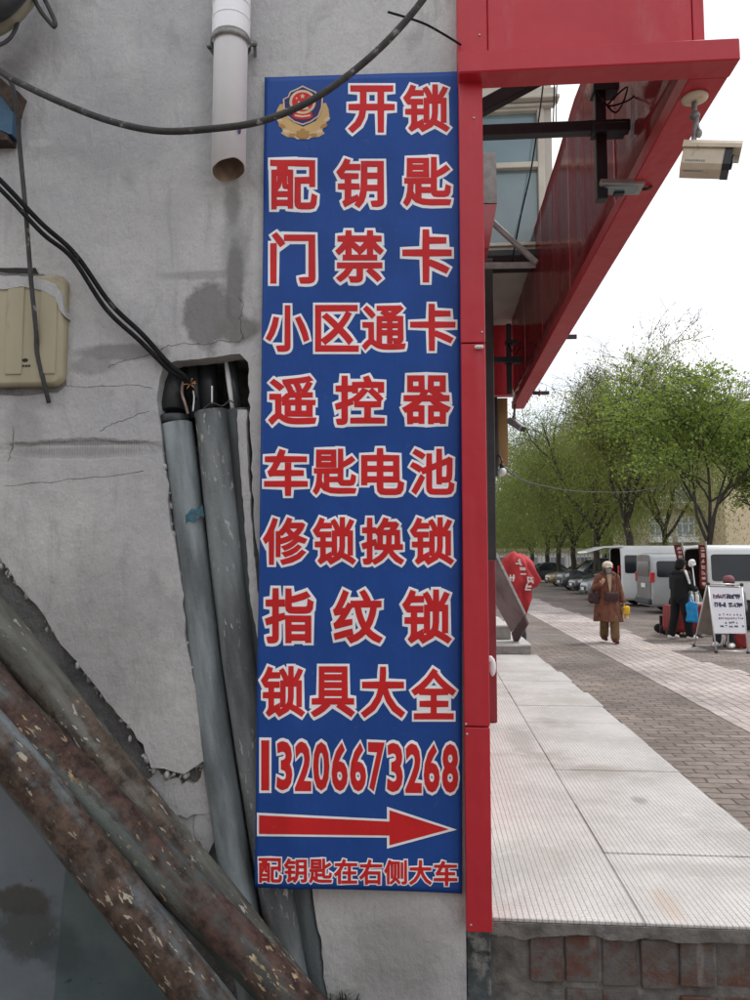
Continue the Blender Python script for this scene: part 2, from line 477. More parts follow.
M['steel_grey'] = pm('grey_galvanised_steel', (.33, .32, .31), .5, .3, var=.15, vs_=20, bump=.2)
M['cream_frame'] = pm('cream_window_frame', (.60, .56, .48), .5, var=.08, vs_=6, col2=(.42, .38, .31), c2=(9., .62, .75))
M['cream_wall'] = pm('cream_render', (.55, .52, .46), .85, var=.1, vs_=3, bump=.3, bs=40, col2=(.36, .33, .28), c2=(4., .6, .75), stretch=(1, 1, .4))
M['camera_shell'] = pm('weathered_beige_camera_shell', (.60, .52, .39), .45, var=.08, vs_=14, col2=(.36, .29, .21), c2=(24., .60, .74), bump=.1)
M['black_plastic'] = pm('black_plastic', (.022, .022, .024), .45, var=.2, vs_=20)
M['screw'] = pm('screw_head', (.50, .45, .42), .4, .6, var=.1)
M['white_paint'] = pm('white_paint', (.70, .70, .69), .4, var=.05, vs_=5)
M['wood_yellow'] = pm('yellow_brown_board', (.30, .17, .06), .6, var=.25, vs_=10, stretch=(1, 1, .1))
M['grey_block'] = pm('grey_stone', (.25, .235, .215), .9, var=.2, vs_=12, bump=.5, bs=40)
M['dark_door'] = pm('dark_brown_frame', (.032, .026, .026), .45, var=.25, vs_=8)

def glass_mat(name, col, rough=.05):
    m, t, b = base_mat(name, rough, 0, .6)
    v = coords(t)
    c = mixc(t, ramp_(t, noise_(t, v, 1.5, 3), .3, .7), tuple(x * .8 for x in col), tuple(x * 1.2 for x in col))
    t.links.new(c, b.inputs['Base Color'])
    b.inputs['Coat Weight'].default_value = .6
    return m
M['win_glass'] = glass_mat('blue_grey_window_glass', (.17, .25, .275), .08)
M['car_glass'] = glass_mat('dark_car_glass', (.016, .020, .023), .12)
M['car_glass'].node_tree.nodes['Principled BSDF'].inputs['Coat Weight'].default_value = 0.
M['car_glass'].node_tree.nodes['Principled BSDF'].inputs['Specular IOR Level'].default_value = .4
M['board_face'] = pm('glossy_dark_board', (.16, .11, .115), .12, var=.2, vs_=3, bump=.25, bs=5)
M['board_base'] = pm('maroon_board_base', (.06, .022, .028), .4, var=.2)

# ------------------------------------------------------------------ mesh helpers
class MB:
    """collects shapes into one bmesh, build() links them as ONE mesh object"""
    def __init__(self):
        self.bm = bmesh.new()
    def box(self, c, s, rot=None, bev=0., seg=1):
        r = bmesh.ops.create_cube(self.bm, size=1)
        vs_ = r['verts']
        mt = Matrix.Translation(Vector(c)) @ (rot.to_4x4() if rot else Matrix()) @ Matrix.Diagonal((*s, 1))
        bmesh.ops.transform(self.bm, matrix=mt, verts=vs_)
        if bev:
            es = list({e for v in vs_ for e in v.link_edges})
            bmesh.ops.bevel(self.bm, geom=es, offset=min(bev, min(s) * .45), segments=seg, affect='EDGES', profile=.5)
        return self
    def span(self, a, b, bev=0., seg=1):
        a, b = Vector(a), Vector(b)
        return self.box((a + b) / 2, [abs(x) for x in (b - a)], None, bev, seg)
    def bar(self, a, b, w, h, bev=0., up=(0, 0, 1)):
        a, b = Vector(a), Vector(b)
        d = (b - a)
        L = d.length
        x = d.normalized()
        u = Vector(up)
        if abs(x.dot(u)) > .98:
            u = Vector((0, 1, 0))
        y = u.cross(x).normalized()
        z = x.cross(y)
        return self.box((a + b) / 2, (L, w, h), Matrix((x, y, z)).transposed(), bev)
    def prism(self, pts, axis, a, b):
        """polygon pts (2-D) extruded between a and b along axis; axis 'y' uses (x,z), 'x' uses (y,z), 'z' uses (x,y)"""
        def mk(p, t):
            return {'y': (p[0], t, p[1]), 'x': (t, p[0], p[1]), 'z': (p[0], p[1], t)}[axis]
        v0 = [self.bm.verts.new(mk(p, a)) for p in pts]
        v1 = [self.bm.verts.new(mk(p, b)) for p in pts]
        n = len(pts)
        self.bm.faces.new(v0)
        self.bm.faces.new(v1[::-1])
        for i in range(n):
            self.bm.faces.new((v0[i], v1[i], v1[(i + 1) % n], v0[(i + 1) % n]))
        return self
    def sheet(self, pts, axis, a, b):
        """like prism for ragged outlines: faces come from a constrained triangulation"""
        def mk(p, t):
            return {'y': (p[0], t, p[1]), 'x': (t, p[0], p[1]), 'z': (p[0], p[1], t)}[axis]
        n = len(pts)
        vs2, es2, fs2, *_ = delaunay_2d_cdt([Vector(p) for p in pts], [], [list(range(n))], 1, 1e-5)
        A = [self.bm.verts.new(mk(p, a)) for p in vs2]
        use = {}
        for f in fs2:
            self.bm.faces.new([A[i] for i in f])
            for i in range(len(f)):
                e = (f[i], f[(i + 1) % len(f)])
                k = tuple(sorted(e))
                use.setdefault(k, []).append(e)
        if b is None:
            return self
        B = [self.bm.verts.new(mk(p, b)) for p in vs2]
        for f in fs2:
            self.bm.faces.new([B[i] for i in f[::-1]])
        for k, l in use.items():
            if len(l) == 1:
                i, j = l[0]
                self.bm.faces.new((A[j], A[i], B[i], B[j]))
        return self
    def tube(self, pts, r, seg=10, cap=True, smooth=True, squash=None):
        pts = [Vector(p) for p in pts]
        n = len(pts)
        rs = r if isinstance(r, (list, tuple)) else [r] * n
        rings = []
        t0 = (pts[1] - pts[0]).normalized()
        nrm = t0.orthogonal().normalized() if abs(t0.z) > .9 else Vector((0, 0, 1)).cross(t0).normalized()
        for i in range(n):
            t_ = (pts[min(i + 1, n - 1)] - pts[max(i - 1, 0)]).normalized()
            nrm = (nrm - t_ * nrm.dot(t_))
            if nrm.length < 1e-5:
                nrm = t_.orthogonal()
            nrm.normalize()
            bn = t_.cross(nrm)
            rings.append([self.bm.verts.new(pts[i] + (nrm * math.cos(k * 2 * math.pi / seg) + bn * math.sin(k * 2 * math.pi / seg)) * rs[i]) for k in range(seg)])
        for i in range(n - 1):
            for k in range(seg):
                f = self.bm.faces.new((rings[i][k], rings[i][(k + 1) % seg], rings[i + 1][(k + 1) % seg], rings[i + 1][k]))
                f.smooth = smooth
        if cap:
            self.bm.faces.new(rings[0][::-1])
            self.bm.faces.new(rings[-1])
        return self
    def lathe(self, prof, c, axis=(0, 0, 1), seg=24, closed=False):
        """profile of (radius, height) about an axis through c"""
        ax = Vector(axis).normalized()
        u = ax.orthogonal().normalized()
        w = ax.cross(u)
        c = Vector(c)
        rings = []
        for r, h in prof:
            rings.append([self.bm.verts.new(c + ax * h + (u * math.cos(k * 2 * math.pi / seg) + w * math.sin(k * 2 * math.pi / seg)) * max(r, 1e-4)) for k in range(seg)])
        for i in range(len(prof) - 1):
            for k in range(seg):
                f = self.bm.faces.new((rings[i][k], rings[i][(k + 1) % seg], rings[i + 1][(k + 1) % seg], rings[i + 1][k]))
                f.smooth = True
        if not closed:
            self.bm.faces.new(rings[0][::-1])
            self.bm.faces.new(rings[-1])
        return self
    def ball(self, c, r, sc=(1, 1, 1), sub=2):
        q = bmesh.ops.create_icosphere(self.bm, subdivisions=sub, radius=1)
        bmesh.ops.transform(self.bm, matrix=Matrix.Translation(Vector(c)) @ Matrix.Diagonal((r * sc[0], r * sc[1], r * sc[2], 1)), verts=q['verts'])
        for v in q['verts']:
            for f in v.link_faces:
                f.smooth = True
        return self
    def quad(self, *p):
        self.bm.faces.new([self.bm.verts.new(Vector(q)) for q in p])
        return self
    def loft(self, rings, cap=True, smooth=True, closed=True):
        rv = [[self.bm.verts.new(Vector(p)) for p in r] for r in rings]
        n = len(rv[0])
        for i in range(len(rv) - 1):
            for k in range(n if closed else n - 1):
                f = self.bm.faces.new((rv[i][k], rv[i][(k + 1) % n], rv[i + 1][(k + 1) % n], rv[i + 1][k]))
                f.smooth = smooth
        if cap:
            self.bm.faces.new(rv[0][::-1])
            self.bm.faces.new(rv[-1])
        return self
    def capsule(self, a, b, ra, rb, seg=12):
        a, b = Vector(a), Vector(b)
        d = b - a
        L = max(d.length, 1e-5)
        t_ = d / L
        pts, rs = [], []
        for k in range(5):
            an = math.pi / 2 * (1 - k / 4)
            pts.append(a - t_ * ra * math.sin(an)); rs.append(max(ra * math.cos(an), ra * .03))
        for k in range(5):
            an = math.pi / 2 * k / 4
            pts.append(b + t_ * rb * math.sin(an)); rs.append(max(rb * math.cos(an), rb * .03))
        return self.tube(pts, rs, seg)
    def jitter(self, amt, scale, seed=0.):
        for v in self.bm.verts:
            n = mnoise.noise_vector(v.co * scale + Vector((seed, seed, seed)))
            v.co += n * amt
        return self
    def build(self, name, mat, parent=None, recalc=True, smooth_angle=None):
        if recalc:
            bmesh.ops.recalc_face_normals(self.bm, faces=self.bm.faces[:])
        me = bpy.data.meshes.new(name)
        self.bm.to_mesh(me)
        self.bm.free()
        if mat is not None:
            me.materials.append(mat)
        return link(name, me, parent)

def link(name, me, parent=None):
    o = bpy.data.objects.new(name, me)
    COL.objects.link(o)
    if parent is not None:
        put_under(o, parent)
    return o
WORLDM = {}
def put_under(o, parent):
    """parent without moving: coordinates were given in the place's own frame"""
    o.parent = parent
    o.matrix_parent_inverse = wmat(parent).inverted()
def wmat(o):
    m = Matrix.LocRotScale(o.location, o.rotation_euler, o.scale)
    if o.parent:
        m = wmat(o.parent) @ o.matrix_parent_inverse @ m
    return m
def tag(o, label=None, cat=None, group=None, kind=None):
    if label: o['label'] = label
    if cat: o['category'] = cat
    if group: o['group'] = group
    if kind: o['kind'] = kind
    return o
def thing(name, label, cat, loc=(0, 0, 0), rotz=0., group=None):
    o = bpy.data.objects.new(name, None)
    COL.objects.link(o)
    o.location = loc
    o.rotation_euler = (0, 0, rotz)
    o.empty_display_size = .1
    return tag(o, label, cat, group)
def part(mb, name, mat, root):
    """a part whose coordinates are local to its thing"""
    o = mb.build(name, mat)
    o.parent = root
    return o
def copy_tree(o, parent=None):
    c = o.copy()
    COL.objects.link(c)
    if parent is not None:
        c.parent = parent
    for ch in [q for q in bpy.data.objects if q.parent == o]:
        copy_tree(ch, c)
    return c
def smoothpath(pts, n=8):
    pts = [Vector(p) for p in pts]
    P = [pts[0] * 2 - pts[1]] + pts + [pts[-1] * 2 - pts[-2]]
    out = []
    for i in range(1, len(P) - 2):
        p0, p1, p2, p3 = P[i - 1:i + 3]
        for k in range(n):
            t = k / n
            out.append(.5 * (2 * p1 + (p2 - p0) * t + (2 * p0 - 5 * p1 + 4 * p2 - p3) * t * t + (3 * p1 - p0 - 3 * p2 + p3) * t ** 3))
    out.append(pts[-1])
    return out
def sstep(a, b, x):
    t = max(0., min(1., (x - a) / (b - a)))
    return t * t * (3 - 2 * t)

# ------------------------------------------------------------------ the ground
YW = 2.25           # face of the plastered wall
ZP = W(600, 923, YW).z   # top of the tiled platform
g = MB().quad((-150, -60, 0), (260, -60, 0), (260, 400, 0), (-150, 400, 0)).build('ground', M['paver_dark'])
tag(g, kind='structure')
# the paler band of pavers with ragged ends of single bricks along its far side
random.seed(5)
band = []
xl, xr = 2.95, 4.38
bm_ = MB()
ys = [-2.0]
while ys[-1] < 60:
    ys.append(ys[-1] + .26 * random.choice((2, 3, 4, 6)))
right = []
for i in range(len(ys) - 1):
    off = random.choice((0, 0, 0, .13, -.13, .13))
    if 13.6 < ys[i] < 14.6: off = .55
    elif 12.8 < ys[i] <= 13.6: off = .3
    right += [(xr + off, ys[i], .004), (xr + off, ys[i + 1], .004)]
left = [(xl, y, .004) for y in (-2, 60)]
pts = right + left[::-1]
bm_.sheet([p[:2] for p in pts], 'z', .004, None)
tag(bm_.build('path', M['paver_light']), kind='structure')

# unseen wall added behind the camera to keep light off the lower building
blocker = thing('light_blocker', 'plain grey rendered wall across the alley facing the banner', 'wall', (-3, -1.9, 0))
MB().span((-9, -2.1, 0), (1.25, -1.9, 3.6)).build('wall', M['cream_wall'], blocker)
MB().span((-9, -2.14, 3.602), (1.29, -1.86, 3.68)).build('coping', M['grey_block'], blocker)

# ------------------------------------------------------------------ the plastered building
bld = thing('concrete_building', 'grey plastered building wall with chipped channels holding the old pipes', 'building', (-3, 3, 0))
XC = W(462, 500, YW).x          # the wall's right-hand corner
XL = -7.0
def ragged(pts, amp, step, seed):
    """subdivide a polygon's edges and knock them about, like broken plaster"""
    out = []
    rnd = random.Random(seed)
    n = len(pts)
    for i in range(n):
        (x0, z0, r0), (x1, z1, r1) = pts[i], pts[(i + 1) % n]
        d = math.hypot(x1 - x0, z1 - z0)
        k = max(1, int(d / step)) if (r0 and r1) else 1
        for j in range(k):
            t = j / k
            x, z = x0 + (x1 - x0) * t, z0 + (z1 - z0) * t
            if r0 and (j or True) and r1:
                q = mnoise.noise(Vector((x * 9, z * 9, seed))) * amp + mnoise.noise(Vector((x * 38, z * 38, seed + 4))) * amp * .45 + rnd.uniform(-1, 1) * amp * .16
                l = max(d, 1e-6)
                x += -(z1 - z0) / l * q
                z += (x1 - x0) / l * q
            out.append((x, z))
    return out
def pxpoly(lst, Y):
    return [(*XZ(px, py, Y), rg) for px, py, rg in lst]
ZT = 12.0
main_poly = [(XL, ZT, 0), (XC, ZT, 0), (XC, .0, 0)] + pxpoly([(338, 1155, 0), (330, 1010, 1), (318, 930, 1), (306, 850, 1), (288, 760, 1), (272, 650, 1),
            (259, 570, 1), (253, 500, 1), (250, 430, 1), (248, 362, 1), (240, 354, 1), (214, 357, 1), (161, 363, 1), (157, 400, 1), (161, 440, 1), (168, 500, 1),
            (178, 560, 1), (187, 640, 1), (197, 690, 1), (207, 735, 1), (209, 758, 1), (196, 768, 1), (184, 775, 1), (164, 769, 1), (150, 768, 1), (143, 745, 1),
            (112, 708, 1), (90, 678, 1), (62, 645, 1), (40, 610, 1), (18, 582, 1), (0, 556, 1), (-40, 500, 1), (-110, 420, 1), (-200, 330, 0)], YW) + [(XL, 4.6, 0)]
mp = ragged(main_poly, .010, .022, 3)
mb = MB().sheet(mp, 'y', YW, YW + .072)
mb.build('plaster_layer', M['plaster'], bld)
# thin second coat between: a broken ledge of rough render below and beside the top coat
led = ragged(pxpoly([(210, 748, 1), (214, 800, 1), (220, 860, 1), (222, 925, 1), (205, 905, 1), (196, 868, 1), (180, 846, 1), (160, 818, 1), (138, 790, 1), (118, 760, 1),
                     (96, 735, 1), (62, 700, 1), (35, 662, 1), (8, 628, 1), (-30, 580, 1), (-20, 540, 1), (20, 575, 1), (60, 635, 1), (110, 700, 1), (150, 760, 1), (180, 762, 1)], YW + .03), .012, .02, 9)
mb = MB().sheet(led, 'y', YW + .035, YW + .0735)
mb.build('render_layer', M['mortar'], bld)
# crumbs of plaster along the broken edges
mb = MB()
rnd = random.Random(31)
edge_l = [(161, 440), (168, 500), (178, 560), (187, 640), (197, 690), (207, 735), (209, 758), (184, 775), (150, 768), (112, 708), (62, 645), (18, 582), (0, 556)]
for k in range(150):
    i = rnd.randrange(len(edge_l) - 1)
    f = rnd.random()
    px = edge_l[i][0] * (1 - f) + edge_l[i + 1][0] * f + rnd.gauss(0, 2.5)
    py = edge_l[i][1] * (1 - f) + edge_l[i + 1][1] * f + rnd.gauss(0, 2.5)
    mb.ball(W(px, py, YW + rnd.uniform(.004, .03)), rnd.uniform(.003, .010), (1, .8, rnd.uniform(.6, 1.8)), 1)
for k in range(90):
    mb.ball(W(rnd.uniform(150, 212), rnd.uniform(775, 880), YW + .034), rnd.uniform(.003, .011), (1.2, .5, rnd.uniform(.7, 2)), 1)
tag(mb.jitter(.004, 60).build('plaster_crumbs', M['plaster'], bld), None, None, None, 'stuff')
# flakes of render still sticking to the broken patch
mb = MB()
rnd = random.Random(12)
for px, py, rx, ry in ((190, 800, 22, 20), (172, 792, 14, 16), (205, 830, 9, 26), (188, 835, 12, 9), (160, 782, 12, 10), (206, 790, 8, 24), (197, 868, 8, 14), (183, 818, 16, 10)):
    pl = []
    for k in range(18):
        a = k * math.tau / 18
        q = 1 + rnd.uniform(-.28, .28)
        pl.append(XZ(px + math.cos(a) * rx * q, py + math.sin(a) * ry * q, YW + .02))
    y0 = YW + .018 + rnd.uniform(0, .014)
    mb.sheet(pl, 'y', y0, YW + .04)
mb.build('render_flake', M['plaster'], bld)
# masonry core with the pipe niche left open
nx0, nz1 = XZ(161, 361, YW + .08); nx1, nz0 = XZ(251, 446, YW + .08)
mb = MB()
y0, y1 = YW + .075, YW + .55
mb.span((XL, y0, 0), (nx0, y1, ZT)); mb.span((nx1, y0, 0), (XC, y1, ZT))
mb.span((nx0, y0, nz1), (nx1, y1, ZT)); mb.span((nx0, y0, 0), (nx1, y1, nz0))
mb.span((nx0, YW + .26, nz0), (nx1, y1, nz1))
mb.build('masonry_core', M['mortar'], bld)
MB().span((XL, y1, 0), (XC - .02, 16.0, ZT)).build('rear_wall', M['cream_wall'], bld)
lp = ragged(pxpoly([(-260, 300, 0), (-120, 560, 1), (0, 740, 1), (60, 830, 1), (130, 930, 1), (200, 1000, 1), (260, 1060, 1), (330, 1160, 0)], YW + .01), .006, .03, 5)
mb = MB().sheet(lp + [XZ(330, 1200, YW)] + [(XL, .0), (XL, 2.6)], 'y', YW + .004, YW + .0742)
mb.build('painted_dado', M['lower_paint'], bld)

mb = MB()
for pts_ in ([(108, 367), (122, 361), (140, 357), (158, 352), (168, 346), (184, 343), (205, 345), (222, 341), (238, 342), (247, 336)], [(56, 384), (85, 387), (120, 385), (157, 388)],
             [(100, 432), (112, 424), (122, 421), (155, 409)], [(8, 461), (14, 440), (13, 425)], [(243, 340), (240, 318), (243, 305), (238, 296)], [(5, 486), (60, 481), (110, 476), (150, 470)]):
    p_ = []
    for k in range(len(pts_) - 1):
        for j in range(6):
            f = j / 6
            p_.append((pts_[k][0] * (1 - f) + pts_[k + 1][0] * f, pts_[k][1] * (1 - f) + pts_[k + 1][1] * f))
    mb.tube([W(a + mnoise.noise(Vector((a * .3, b * .3, 0))) * 2.2, b + mnoise.noise(Vector((a * .3, b * .3, 5))) * 2.2, YW - .0002) for a, b in p_], [.0005 + .0009 * abs(mnoise.noise(Vector((a * .2, b, 1)))) for a, b in p_], 5)
mb.build('crack', M['box_dark'], bld)

# the shop's glazed front along the side wall
for k in range(4):
    ya = 2.95 + k * 1.28
    MB().span((XC - .019, ya, ZP + .002), (XC + .030, ya + 1.22, ZP + .50), .004).build('shop_panel', M['red'], bld)
    f = MB()
    for (a, b, c_, d) in ((ya, ya + .07, ZP + .505, ZP + 2.35), (ya + 1.15, ya + 1.22, ZP + .505, ZP + 2.35), (ya + .072, ya + 1.148, ZP + .505, ZP + .57), (ya + .072, ya + 1.148, ZP + 2.28, ZP + 2.35)):
        f.span((XC - .019, a, c_), (XC + .025, b, d), .003)
    f = f.build('shop_window', M['dark_door'], bld)
    MB().span((XC - .019, ya + .06, ZP + .56), (XC + .005, ya + 1.16, ZP + 2.29)).build('pane', M['win_glass'], f)

# ------------------------------------------------------------------ tiled platform on its brick base
plat = thing('tiled_platform', 'white ribbed tile platform on old brick base running along the shop', 'platform', (.7, 5, 0))
XE = W(750, 829, 3.04).x
XE = 1.20
mb = MB()
random.seed(8)
y = YW + .012
rows = []
XI = .603
mb.span((XC + .004, YW + .012, ZP - .011), (XI - .003, 8.36, ZP), .002)
yy = [YW + .012, 2.774, 3.302, 3.83, 4.37, 4.92, 5.47, 6.02, 6.57, 7.12, 7.67, 8.36]
edge = [XE, XE, XE, XE, XE + .006, XE - .004, XE + .01, XE - .015, XE - .0, XE - .035, XE - .05]
for i in range(len(yy) - 1):
    mb.span((XI, yy[i], ZP - .011), (edge[i], yy[i + 1] - .004, ZP + random.uniform(-.002, .002)), .002)
mb.build('ribbed_tile', M['tile'], plat)
mb = MB()
mb.span((XC + .006, YW + .03, 0), (XE - .07, 8.34, ZP - .0125))
mb.build('mortar_bed', M['dark_mortar'], plat)
mb = MB()
# smeared mortar lip under the tiles, with a broken lower edge
lip = [(XC + .002, ZP - .031), (XE + .01, ZP - .031)]
n = 60
low = []
for k in range(n + 1):
    x = XE + .01 + (XC + .002 - XE - .01) * k / n
    low.append((x, ZP - .046 + .016 * mnoise.noise(Vector((x * 6, 1, 0))) + .012 * mnoise.noise(Vector((x * 21, 3, 0)))))
mb.sheet([(XC + .002, ZP - .0115), (XE + .01, ZP - .0115)] + low, 'y', YW + .008, YW + .034)
mb.build('mortar_lip', M['dark_mortar'], plat)
mb = MB()
rnd = random.Random(2)
x = XC + .07
while x < XE - .1:
    w = .094 + rnd.uniform(-.008, .008)
    for (za, zb) in ((ZP - .182, ZP - .046), (ZP - .328, ZP - .196), (ZP - .474, ZP - .342)):
        if rnd.random() < .93:
            d = rnd.uniform(-.012, .0035)
            mb.box((x + w / 2, YW + .045 - d / 2, (za + zb) / 2 + rnd.uniform(-.004, .004)), (w, .05 + d, (zb - za) * rnd.uniform(.88, 1)),
                   Matrix.Rotation(rnd.uniform(-.02, .02), 3, 'Y'), .003)
    x += w + .008 + rnd.uniform(0, .006)
mb.jitter(.0018, 30)
mb.build('brick_course', M['brick'], plat)
MB().span((XC + .001, YW + .004, 0), (XC + .070, YW + .028, ZP - .034), .004).jitter(.003, 14).build('painted_corner', M['teal_peel'], plat)

def stone_step(name, label, x0, x1, y0, y1, z0, z1, g=None):
    t = thing(name, label, 'step', ((x0 + x1) / 2, y0, z0), 0, g)
    MB().span((x0, y0, z0), (x1, y1, z1 - .025), .006).build('riser', M['grey_block'], t)
    MB().span((x0 - .005, y0 - .008, z1 - .025), (x1 + .008, y1, z1), .004).build('tread', M['tile'], t)
stone_step('stone_step', 'long low grey stone step at the far end of the tiled platform', XC + .02, W(531, 650, 8.4).x, 8.38, 12.5, 0, ZP + .105)
stone_step('stone_step', 'short grey block standing on the far step behind the leaning board', XC + .02, W(511, 640, 8.9).x, 8.9, 9.5, ZP + .107, ZP + .27)

# ------------------------------------------------------------------ the blue banner
ban = thing('advertising_banner', 'tall blue vinyl banner with red and white Chinese lettering and a phone number', 'banner', tuple(W(360, 885, 2.2)))
cTL, cTR, cBR, cBL = W(265, 78, 2.243), W(461.5, 72, 2.243), W(462, 893, 2.243), W(256, 885, 2.205)
def bulge(u, v):
    b = .018 * sstep(.42, 1.0, v) * (1 - sstep(.05, .48, u)) * (.75 + .25 * math.sin(min(1, u / .3) * math.pi / 2))
    b += .0022 * math.sin(9 * u + 7 * v) * math.sin(23 * v) + .0035 * mnoise.noise(Vector((u * 3, v * 9, 2)))
    b += .005 * math.exp(-((u - .13 - .05 * v) / .05) ** 2) * sstep(.55, .75, v)
    return b + .004
def bp(u, v, off=0.):
    p = (cTL * (1 - u) + cTR * u) * (1 - v) + (cBL * (1 - u) + cBR * u) * v
    return p + Vector((0, -bulge(u, v) - off, 0))
def uv_of(px, py):
    u = v = .5
    q = W(px, py, 2.243)
    for _ in range(4):
        xl_, xr_ = cTL.x + (cBL.x - cTL.x) * v, cTR.x + (cBR.x - cTR.x) * v
        u = (q.x - xl_) / (xr_ - xl_)
        zt_, zb_ = cTL.z + (cTR.z - cTL.z) * u, cBL.z + (cBR.z - cBL.z) * u
        v = (q.z - zt_) / (zb_ - zt_)
        q = W(px, py, bp(u, v).y)
    return u, v
NU, NV = 44, 150
def bpx(px, py, off=0.):
    """point on the sheet's own facets, lifted by off"""
    u, v = uv_of(px, py)
    u, v = max(0, min(.9999, u)) * NU, max(0, min(.9999, v)) * NV
    i, j = int(u), int(v)
    a, b = u - i, v - j
    p = (bp(i / NU, j / NV) * (1 - a) + bp((i + 1) / NU, j / NV) * a) * (1 - b) + (bp(i / NU, (j + 1) / NV) * (1 - a) + bp((i + 1) / NU, (j + 1) / NV) * a) * b
    return p + Vector((0, -off, 0))
mb = MB()
grid = [[mb.bm.verts.new(bp(i / NU, j / NV)) for i in range(NU + 1)] for j in range(NV + 1)]
back = [[mb.bm.verts.new(bp(i / NU, j / NV, -.0015)) for i in range(NU + 1)] for j in range(NV + 1)]
for j in range(NV):
    for i in range(NU):
        mb.bm.faces.new((grid[j][i], grid[j][i + 1], grid[j + 1][i + 1], grid[j + 1][i])).smooth = True
        mb.bm.faces.new((back[j][i], back[j + 1][i], back[j + 1][i + 1], back[j][i + 1]))
for j in range(NV):
    mb.bm.faces.new((grid[j][0], grid[j + 1][0], back[j + 1][0], back[j][0]))
    mb.bm.faces.new((grid[j][NU], back[j][NU], back[j + 1][NU], grid[j + 1][NU]))
for i in range(NU):
    mb.bm.faces.new((grid[0][i], back[0][i], back[0][i + 1], grid[0][i + 1]))
    mb.bm.faces.new((grid[NV][i], grid[NV][i + 1], back[NV][i + 1], back[NV][i]))
sheet = mb.build('vinyl_sheet', M['vinyl_blue'], ban)

def glyph_mesh(ch, bevel):
    cu = bpy.data.curves.new('glyph', 'FONT')
    cu.body = ch
    cu.size = 1
    cu.resolution_u = 3
    cu.bevel_depth = bevel
    cu.bevel_resolution = 1
    cu.fill_mode = 'FRONT'
    o = bpy.data.objects.new('glyph', cu)
    COL.objects.link(o)
    dg = bpy.context.evaluated_depsgraph_get()
    dg.update()
    me = bpy.data.meshes.new_from_object(o.evaluated_get(dg))
    bpy.data.objects.remove(o)
    bpy.data.curves.remove(cu)
    v = np.zeros(len(me.vertices) * 3)
    me.vertices.foreach_get('co', v)
    v = v.reshape(-1, 3)
    fs = [tuple(p.vertices) for p in me.polygons]
    bpy.data.meshes.remove(me)
    return v, fs
OUTL = {}
def outline_of(ch):
    """the glyph's own outline as segments, from its flat fill"""
    if ch not in OUTL:
        v, fs = glyph_mesh(ch, 0.)
        cnt = {}
        for f in fs:
            for i in range(len(f)):
                k = tuple(sorted((f[i], f[(i + 1) % len(f)])))
                cnt[k] = cnt.get(k, 0) + 1
        # vertices of neighbouring faces may be split: match by position
        e = [k for k, n in cnt.items() if n == 1]
        A = v[[a for a, _ in e], :2]
        B = v[[b for _, b in e], :2]
        OUTL[ch] = (A, B)
    return OUTL[ch]
def trim_spikes(ch, v, r):
    """bevels shoot out at sharp stroke ends: pull such points back to an even margin"""
    A, B = outline_of(ch)
    D = B - A
    L2 = (D ** 2).sum(1) + 1e-12
    out = v.copy()
    for i in range(len(v)):
        p = v[i, :2]
        t = np.clip(((p - A) * D).sum(1) / L2, 0, 1)
        C = A + D * t[:, None]
        d2 = ((C - p) ** 2).sum(1)
        k = int(d2.argmin())
        d = math.sqrt(d2[k])
        if d > r * 1.12:
            out[i, :2] = C[k] + (p - C[k]) * (r * 1.12 / d)
    return out
def slice_up(tb, step=6.):
    """cut a flat print into narrow strips so that it can follow the sheet's curve"""
    xs__ = [q.co.x for q in tb.verts]
    x = math.ceil(min(xs__) / step) * step
    while x < max(xs__):
        bmesh.ops.bisect_plane(tb, geom=tb.verts[:] + tb.edges[:] + tb.faces[:], dist=1e-5, plane_co=(x, 0, 0), plane_no=(1, 0, 0))
        x += step
    ys__ = [q.co.y for q in tb.verts]
    y = math.ceil(min(ys__) / 11.) * 11.
    while y < max(ys__):
        bmesh.ops.bisect_plane(tb, geom=tb.verts[:] + tb.edges[:] + tb.faces[:], dist=1e-5, plane_co=(0, y, 0), plane_no=(0, 1, 0))
        y += 11.
def glyph_pair(ch, rect, rw, rr, white, red, place, lift=(.0006, .0016)):
    """white outlined glyph fitted to rect (x0,y0,x1,y1 on the sheet) and the red glyph inside it"""
    vw, fw = glyph_mesh(ch, rw)
    vw = trim_spikes(ch, vw, rw)
    lo, hi = vw.min(0), vw.max(0)
    x0, y0, x1, y1 = rect
    for (bm__, (v, fs), base, rb) in ((white, (vw, fw), lift[0], rw), (red, (lambda q: (trim_spikes(ch, q[0], rr), q[1]))(glyph_mesh(ch, rr)), lift[1], rr)):
        sx, sy = (x1 - x0) / (hi[0] - lo[0]), (y1 - y0) / (hi[1] - lo[1])
        tb = bmesh.new()
        vv = [tb.verts.new((x0 + (c[0] - lo[0]) * sx, y1 - (c[1] - lo[1]) * sy, base + .0006 * (c[2] / max(rb, 1e-6)))) for c in v]
        for f in fs:
            try:
                tb.faces.new([vv[k] for k in f])
            except ValueError:
                pass
        slice_up(tb)
        vmap = {q: bm__.bm.verts.new(place(q.co.x, q.co.y, q.co.z)) for q in tb.verts}
        for f in tb.faces:
            bm__.bm.faces.new([vmap[q] for q in f.verts])
        tb.free()
